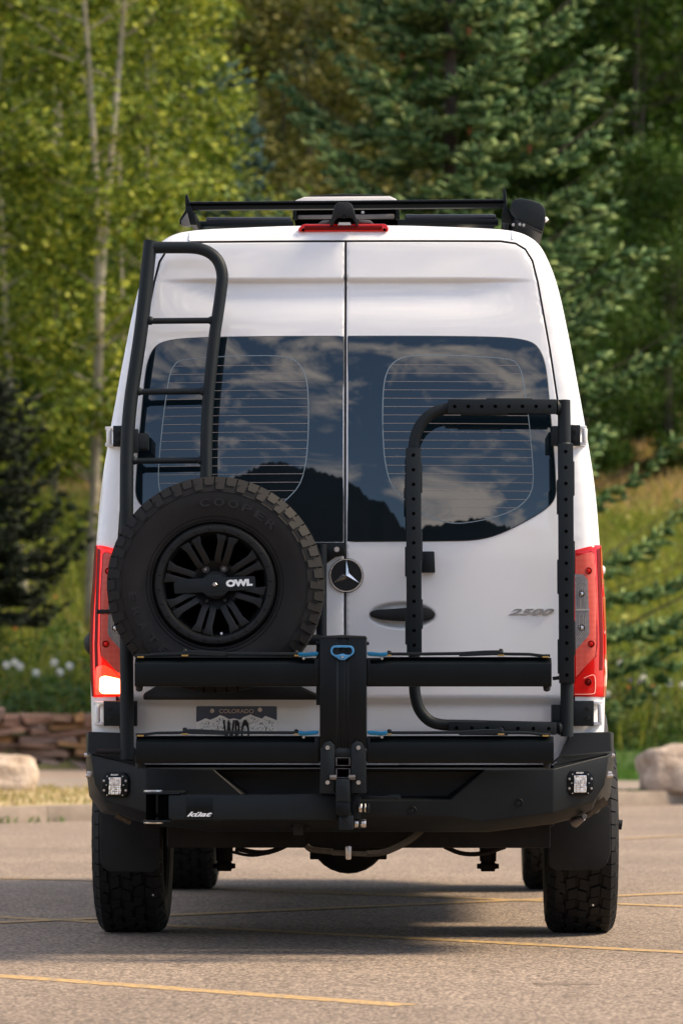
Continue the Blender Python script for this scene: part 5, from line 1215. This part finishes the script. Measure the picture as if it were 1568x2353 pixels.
def spruce(name, H, Rb, seed, leafm, dens=1., zmin=.0, shoot=.15, cones=False, gap=.30, wild=0):
    rng = np.random.default_rng(seed); rr = random.Random(seed); mb = MB()
    mb.tube([(0, 0, 0), (.02, 0, H * .3), (0, .02, H * .7), (0, 0, H)], [.010 * H, .008 * H, .004 * H, .008], 9)
    A, D_, Ln = [], [], []          # shoot base, direction, length
    z = zmin; cone_pts = []
    while z < H * .985:
        f = 1 - z / H; Lb = Rb * f ** .82 + .12; nb = int(4.6 + 1.6 * f ** .5 + rr.random())
        for k in range(nb):
            a = 2 * math.pi * (k + rr.uniform(-.35, .35)) / nb + z * 2.2; l = Lb * (rr.uniform(.5, 1.2) if wild else rr.uniform(.68, 1.12)); dz0 = (.30 - .62 * f) + rr.uniform(-.12, .12); pts = []
            m_ = max(4, int(l / .13)); 
            for i in range(m_ + 1):
                t = i / m_; pts.append(Vector((math.cos(a) * l * t, math.sin(a) * l * t, z + l * (dz0 * t + .34 * t * t * t - .06 * math.sin(t * 3)))))
            mb.tube([pts[0], pts[m_ // 2], pts[-1]], [.012 + .006 * l, .010, .004], 4, cap=False)
            dirv = Vector((math.cos(a), math.sin(a), 0)); side = Vector((-math.sin(a), math.cos(a), 0))
            for i in range(m_ + 1):
                t = i / m_; p = pts[i]
                if t < .08: continue
                tl = (min(.62, l * .40) if wild else min(.50, l * .34)) * (1.06 - t) ** .7 + .05
                nside = max(1, int(round(2 * dens))) + (1 if wild and rr.random() < .6 else 0)
                for s in (-1, 1):
                    for q in range(nside):
                        dv = side * s * rr.uniform(.7, 1.1) + dirv * rr.uniform(.35, .9) + Vector((0, 0, rr.uniform(-.22, .14))); dv.normalize(); ns = max(1, int(tl * rr.uniform(.7, 1.15) / (shoot * .75)))
                        for u in range(ns):
                            b = p + dirv * rr.uniform(-.05, .05) + dv * (shoot * .75 * u); A.append(b); dd = dv + Vector((rr.uniform(-.35, .35), rr.uniform(-.35, .35), rr.uniform(-.05, .55))); D_.append(dd.normalized()); Ln.append(shoot * rr.uniform(.75, 1.25))
                dv = dirv * .5 + Vector((rr.uniform(-.4, .4), rr.uniform(-.4, .4), rr.uniform(.2, .9))); A.append(p); D_.append(dv.normalized()); Ln.append(shoot * .9)
            A.append(pts[-1]); D_.append((dirv + Vector((0, 0, .5))).normalized()); Ln.append(shoot * 1.3)
            if cones and z > H * .45 and rr.random() < .5: cone_pts.append(pts[max(1, int(m_ * rr.uniform(.5, .95)))] + Vector((0, 0, -.06)))
        z += max(.12, gap * (.6 + .5 * f) * rr.uniform(.75, 1.25))
    A.append(Vector((0, 0, H - .1))); D_.append(Vector((0, 0, 1))); Ln.append(.35)
    A = np.array([tuple(v) for v in A]); D_ = np.array([tuple(v) for v in D_]); Ln = np.array(Ln); n = len(A)
    # each shoot: short bottle-brush of needle blades round the twig
    nb = 8; rep = np.repeat(np.arange(n), nb); t = rng.uniform(0, 1, n * nb); base = A[rep] + D_[rep] * (Ln[rep] * t)[:, None]
    rad = np.cross(D_[rep], unit(n * nb, rng)); rad /= np.linalg.norm(rad, axis=1)[:, None] + 1e-9
    nd = rad * .75 + D_[rep] * .75 + np.array([0, 0, .2]); nd /= np.linalg.norm(nd, axis=1)[:, None]
    ln = (.045 * rng.uniform(.7, 1.3, n * nb) * (shoot / .15))[:, None]; wv = np.cross(nd, rad); wv /= np.linalg.norm(wv, axis=1)[:, None] + 1e-9; w_ = .0105 * (shoot / .15) / dens ** .5
    V1 = np.stack([base - wv * w_, base + wv * w_, base + nd * ln + wv * w_ * .5, base + nd * ln - wv * w_ * .5], 1).reshape(-1, 3)
    # and its core spindle (three crossed leaves of green)
    u1 = np.cross(D_, unit(n, rng)); u1 /= np.linalg.norm(u1, axis=1)[:, None]; u2 = np.cross(D_, u1); rc = .025 * (shoot / .15)
    core = []
    B_ = A + D_ * (Ln * .25)[:, None]; T_ = A + D_ * (Ln * .8)[:, None]; tip = A + D_ * (Ln * 1.08)[:, None]
    rb_ = [B_ + u1 * rc * .8, B_ + u2 * rc * .8, B_ - (u1 + u2) * rc * .6]; rt_ = [T_ + u1 * rc, T_ + u2 * rc, T_ - (u1 + u2) * rc * .75]
    V2 = np.stack([A] + rb_ + rt_ + [tip], 1).reshape(-1, 3); k8 = (np.arange(n) * 8)[:, None, None]
    cf = np.array([[0, 2, 1, 1], [0, 3, 2, 2], [0, 1, 3, 3], [1, 2, 5, 4], [2, 3, 6, 5], [3, 1, 4, 6], [4, 5, 7, 7], [5, 6, 7, 7], [6, 4, 7, 7]])
    F2 = (cf[None] + k8).reshape(-1, 4) + len(V1); F1 = np.arange(len(V1)).reshape(-1, 4)
    V = np.concatenate([V1, V2]); tri = F2[:, 2] == F2[:, 3]; quads = np.concatenate([F1, F2[~tri]]); tris = F2[tri][:, :3]; F = (quads, tris)
    trunk = bpy.data.meshes.new(name + '_trunk'); trunk.from_pydata(mb.v, [], mb.f); trunk.materials.append(MATS['spruce_bark'])
    for p in trunk.polygons: p.use_smooth = True
    return trunk, mesh_np(name + '_crown', V, F, leafm), cone_pts
def put_tree(name, meshes, x, y, scale=1., rz=0., label='', cat='tree', group=None, leafm=None, dz=0., sz=None):
    t = empty(name, (x, y, hh(x, y) - .05 + dz)); t.rotation_euler = (0, 0, rz); t.scale = (scale, scale, scale * (sz or 1))
    for nm, me in zip(('trunk', 'crown'), meshes[:2]):
        o = bpy.data.objects.new(nm, me); C.objects.link(o); o.parent = t
        if nm == 'crown' and leafm: o.material_slots[0].link = 'OBJECT'; o.material_slots[0].material = MATS[leafm]
    tag(t, label, cat, group); return t
def px(u, D): return (u - 784) * D / FPX

# large blue spruce behind the van
hero = spruce('spruce', 13.2, 3.6, 21, 'blue_needle', 1.0, .6, .175, cones=True, gap=.52, wild=1)
x, D = px(1035, 44), 44
t = put_tree('blue_spruce', hero, x, D - CAMD, 1, .6, 'large blue-green spruce filling the middle above and right of the van', 'spruce')
cm_ = MB(); cm_.lathe([(0, .05), (.02, .03), (.025, 0), (.017, -.045), (0, -.06)], (0, 0, 0), 'z', 6); c0 = cm_.build('spruce_cone', 'cone_brown', t); c0.location = hero[2][0]
for p in hero[2][1:]:
    c1 = c0.copy(); C.objects.link(c1); c1.location = p
sp2 = spruce('young_spruce', 7.0, 1.9, 5, 'teal_needle', .9, .1, .17)
dk = spruce('dark_spruce', 6.0, 2.6, 33, 'shaded_needle', 1.2, 1.4, .19, gap=.40, wild=1)
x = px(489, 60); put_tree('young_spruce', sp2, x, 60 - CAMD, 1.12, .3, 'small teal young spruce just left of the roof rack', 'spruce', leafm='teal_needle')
# low spruce on the left, its shade put into the needle colour
put_tree('shaded_spruce', dk, px(-15, 47), 47 - CAMD, .62, 1.1, 'dark shaded low spruce at the left edge above the flowers', 'spruce', leafm='shaded_needle')

# aspens on the left
aspA = broadleaf('aspen_a', 11.5, 2.0, 1.5, 13000, .125, 3, 'aspen_leaf', 'aspen_bark', 2, .085)
aspB = broadleaf('aspen_b', 10.0, 1.6, 1.5, 12500, .125, 8, 'aspen_leaf', 'aspen_bark', 1, .06)
aspC = broadleaf('aspen_c', 9.0, 1.0, 1.6, 12500, .125, 15, 'aspen_leaf', 'aspen_bark', 3, .045)
for i, (me_, u, D, sc, rz, lb) in enumerate([(aspA, 205, 50, 1.0, .2, 'pale-trunked aspen with forking stems left of the van roof'), (aspB, 60, 53, 1.05, 1.3, 'slender aspen at the far left edge with yellow-green leaves'), (aspC, 330, 54, 1.0, 2.2, 'bushy aspen with thin stems just left of the ladder top'),
        (aspC, -60, 50, .95, 4.2, 'bushy aspen cut off by the left edge of the picture'), (aspB, 385, 58, .9, 3.9, 'taller aspen standing behind the bushy one above the roof rack'), (aspA, 120, 66, 1.0, 5.0, 'aspen behind the forked one on the left')]):
    put_tree('aspen_tree', me_, px(u, D), D - CAMD, sc, rz, lb, 'tree', 'aspens on the left')
# olive broadleaves behind the spruce, darker ones on the right
brA = broadleaf('broadleaf_a', 10.5, .3, 2.3, 24000, .13, 41, 'dark_leaf', 'grey_bark', 2, .05)
brB = broadleaf('broadleaf_b', 9.0, .2, 2.5, 24000, .13, 47, 'dark_leaf', 'grey_bark', 3, .045)
for me_, u, D, sc, rz, lm, lb in [(brA, 560, 72, 1.1, .5, 'olive_leaf', 'olive-coloured tree between the aspens and the big spruce'), (brB, 700, 66, 1.0, 1.5, 'olive_leaf', 'olive shrubby tree behind the roof fan'),
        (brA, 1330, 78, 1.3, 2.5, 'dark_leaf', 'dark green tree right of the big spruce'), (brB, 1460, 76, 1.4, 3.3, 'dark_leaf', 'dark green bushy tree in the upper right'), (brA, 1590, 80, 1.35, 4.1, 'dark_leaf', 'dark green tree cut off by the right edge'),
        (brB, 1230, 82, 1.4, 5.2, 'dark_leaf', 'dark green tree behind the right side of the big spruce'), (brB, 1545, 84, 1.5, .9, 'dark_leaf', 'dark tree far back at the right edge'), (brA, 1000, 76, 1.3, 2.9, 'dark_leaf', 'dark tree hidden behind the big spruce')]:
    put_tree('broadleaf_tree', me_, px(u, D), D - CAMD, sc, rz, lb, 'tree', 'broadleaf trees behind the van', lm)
# low dark shrubs where the meadow ends on the right, and dark thicket behind the aspens
for u, D, sc, rz, lb in ((1345, 70, .55, .4, 'low dark shrub under the spruce boughs right of the van'), (1440, 73, .65, 1.7, 'low dark shrub, middle one at the top of the meadow'), (1540, 72, .7, 2.6, 'low dark shrub at the right edge at the top of the meadow')):
    put_tree('dark_shrub', brB, px(u, D), D - CAMD, sc, rz, lb, 'shrub', 'shrubs at the top of the meadow', 'dark_leaf')
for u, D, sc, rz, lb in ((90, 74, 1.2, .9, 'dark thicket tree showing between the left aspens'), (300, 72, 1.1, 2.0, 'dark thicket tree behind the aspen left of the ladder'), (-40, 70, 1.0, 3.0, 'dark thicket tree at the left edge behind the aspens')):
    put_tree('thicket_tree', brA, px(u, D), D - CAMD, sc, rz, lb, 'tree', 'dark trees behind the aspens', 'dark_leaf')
# trees on the slope further back
rr = random.Random(12); lib = [(brA, 'dark_leaf'), (brB, 'olive_leaf'), (sp2, 'green_needle'), (aspB, 'aspen_leaf'), (brB, 'dark_leaf'), (sp2, 'teal_needle')]
for row, D in enumerate((92, 106, 124, 145)):
    n = 8
    for k in range(n):
        u = -100 + 1770 * (k + .5 + rr.uniform(-.35, .35)) / n; me_, lm = lib[rr.randrange(len(lib))]
        if u < 500: me_, lm = (aspB, 'aspen_leaf') if rr.random() < .3 else ((brA, 'dark_leaf') if rr.random() < .5 else (sp2, 'teal_needle'))
        conif = lm in ('green_needle', 'teal_needle')
        put_tree('slope_conifer' if conif else 'slope_tree', me_, px(u, D), D - CAMD + rr.uniform(-4, 4), rr.uniform(.95, 1.35), rr.uniform(0, 6), {'green_needle': 'blurred green conifer on the far wooded slope', 'teal_needle': 'blurred bluish conifer on the far wooded slope', 'aspen_leaf': 'blurred yellow-green aspen on the far wooded slope', 'olive_leaf': 'blurred olive tree on the far wooded slope', 'dark_leaf': 'blurred dark green leafy tree on the far wooded slope'}[lm], 'tree', lm.split('_')[0] + (' conifers' if conif else ' leafy trees') + ' on the far slope', lm)

# ------------------------------------------------------------------ low vegetation
def blades(name, P, hgt, wd, m, rng, lean_=.35, label='', cat='grass'):
    n = len(P); a = rng.uniform(0, 2 * math.pi, n); h = hgt * rng.uniform(.5, 1.2, n); b = rng.uniform(0, 2 * math.pi, n); l = h * rng.uniform(0, lean_, n) * 1.5
    dx = np.stack([np.cos(a), np.sin(a), np.zeros(n)], 1) * wd / 2; top = P + np.stack([np.cos(b) * l, np.sin(b) * l, h], 1); mid = P + np.stack([np.cos(b) * l * .35, np.sin(b) * l * .35, h * .6], 1)
    V = np.stack([P - dx, P + dx, mid + dx * .8, top, mid - dx * .8], 1).reshape(-1, 3); F = np.arange(5 * n).reshape(-1, 5)
    me = mesh_np(name, V, F, m); o = bpy.data.objects.new(name, me); C.objects.link(o); tag(o, label, cat, kind='stuff'); return o
def scatter(n, x0, x1, y0, y1, rng, cond=None):
    x = rng.uniform(x0, x1, n); y = rng.uniform(y0, y1, n); k = np.ones(n, bool) if cond is None else cond(x, y); x, y = x[k], y[k]
    z = np.array([hh(a, b) for a, b in zip(x, y)]) - .01; return np.stack([x, y, z], 1)
rng = np.random.default_rng(77)
wedge = lambda x, y: np.abs(x) < (y + CAMD) * .10 + 1.2
blades('meadow_grass', scatter(52000, -9, 10, 29.5, 56, rng, lambda x, y: wedge(x, y) & ((y > 35) | (np.sin(x * 1.7 + y) + np.sin(y * 2.3 - x * 3.1) > -.7))), .50, .022, 'meadow_blade', rng, .4, 'tall yellow-green meadow grass on the slope behind the van')
leaf_mat('dry_meadow', [(.50, .33, .16), (.60, .40, .20), (.42, .34, .10), (.34, .30, .07)], .4)
blades('dry_meadow', scatter(26000, -9, 10, 52.5, 64, rng, wedge), .55, .03, 'dry_meadow', rng, .4, 'orange-tan dry grass below the dark trees on the slope')
blades('lawn_grass', scatter(16000, .5, 8, 24.7, 31, rng, wedge), .10, .012, 'lawn_blade', rng, .5, 'short green lawn behind the boulder on the right')
blades('dry_grass', scatter(15000, -6, 2.5, 12, 21, rng, lambda x, y: (y > yk(x) + .14) & (y < 20.9) & (np.sin(x * 5 + y * 3) + np.sin(x * 11 - y * 4) > -1.1)), .075, .012, 'dry_blade', rng, .7, 'straw-coloured dry grass strip along the kerb on the left')
def leaf_bed(name, n, x0, x1, y0, y1, hgt, size, m, label, cond=None):
    P = scatter(n, x0, x1, y0, y1, rng, cond); bump = np.array([max(.15, .6 + .7 * noise.noise((a * 1.6, b * 1.6, 3))) for a, b in P[:, :2]]); P[:, 2] += rng.uniform(0, 1, len(P)) ** .7 * hgt * bump
    V, F = leaves(P, size, rng, .7); o = bpy.data.objects.new(name, mesh_np(name, V, F, m)); C.objects.link(o); tag(o, label, 'plants', kind='stuff')
leaf_bed('garden_foliage', 17000, -6.5, -.5, 28.7, 34.5, .75, .085, 'garden_leaf', 'dense green flower-bed foliage above the stone wall')
leaf_bed('bed_foliage', 15000, 1.2, 7, 29.5, 35.0, .55, .085, 'garden_leaf', 'low green flower-bed foliage behind the lawn on the right')
leaf_bed('wild_herbs', 16000, -8, 9, 33, 50, 1.0, .13, 'meadow_blade', 'tall yellow-green wild herbs in clumps across the meadow', lambda x, y: wedge(x, y) & (np.sin(x * 2.1 + y * .7) + np.sin(y * 1.3 - x * 1.1) + np.sin(x * 4.3 + y * 2.9) > .5))
# weeds in the gutter
gw = np.concatenate([scatter(500, -3.0, -2.2, 15.0, 16.4, rng, lambda x, y: np.abs(y - yk(x) + .06) < .06), scatter(300, 2.1, 3.0, 20.2, 21.6, rng, lambda x, y: np.abs(y - yk(x) - .3) < .16)])
gw[:500, 2] = np.where(gw[:500, 1] < yk(gw[:500, 0]), 0.0, gw[:500, 2]); blades('gutter_weed', gw, .06, .012, 'lawn_blade', rng, .9, 'tufts of green weeds growing along the kerb')

def flower(u, v, D, m, r, label, group):
    x, y, z = px(u, D), D - CAMD, CAMH - (v - 1618) * D / FPX; g = hh(x, y); z = max(z, g + .12)
    f = empty('flower', (x, y, g)); tag(f, label, 'flower', group)
    a = MB(); a.tube([(0, 0, -.03), (.01, 0, (z - g) * .5), (0, 0, z - g)], .005, 5); a.build('stem', 'stem_green', f)
    b = MB(); n = 9
    for k in range(n):
        t0 = 2 * math.pi * k / n; t1 = t0 + 2 * math.pi / n * .9; tm = (t0 + t1) / 2; h = z - g
        b.add([(0, -.005, h), (math.cos(t0) * r * .6, -.01, h + math.sin(t0) * r * .6), (math.cos(tm) * r, .0, h + math.sin(tm) * r), (math.cos(t1) * r * .6, -.01, h + math.sin(t1) * r * .6)], [(0, 1, 2, 3)])
        b.add([(0, .0, h), (math.cos(t0) * r * .6, math.sin(t0) * r * .6, h + .012), (math.cos(tm) * r, math.sin(tm) * r, h), (math.cos(t1) * r * .6, math.sin(t1) * r * .6, h + .012)], [(0, 1, 2, 3)])
    b.build('petals', m, f)
    c_ = MB(); c_.lathe([(0, -.012), (r * .22, -.008), (r * .25, 0)], (0, -.008, z - g), 'y', 8); c_.build('flower_heart', 'petal_yellow', f)
ORD = ['leftmost', 'second from the left', 'third from the left', 'fourth from the left', 'fifth from the left', 'sixth from the left', 'rightmost']
def row_of(pts, D, m, r, what, where, group):
    pts = sorted(pts); n = len(pts)
    for i, (u, v) in enumerate(pts): flower(u, v, D, m, r, f"{what}, {'rightmost' if i == n - 1 else ORD[i]} of those {where}", group)
FR = .055
row_of([(15, 1528), (34, 1522), (46, 1531), (83, 1546), (138, 1544), (160, 1530), (125, 1522)], 45.2, 'petal_white', FR, 'white flower', 'in the bed left of the van', 'white flowers left of the van')
row_of([(1477, 1558), (1501, 1587), (1537, 1570), (1393, 1594), (1568, 1574), (1425, 1524)], 45.5, 'petal_white', FR, 'white flower', 'in the bed right of the van', 'white flowers right of the van')
row_of([(1499, 1577), (1443, 1580)], 46, 'petal_orange', .03, 'small orange flower', 'right of the van', 'orange flowers')
row_of([(128, 1372), (35, 1445)], 46, 'petal_orange', .03, 'small orange flower', 'left of the van', 'orange flowers')
row_of([(1447, 1563), (1467, 1567)], 46, 'petal_purple', .026, 'small purple flower', 'right of the van', 'purple flowers')
flower(192, 1590, 45, 'petal_pink', .022, 'tiny pink flower beside the lit tail lamp', None)
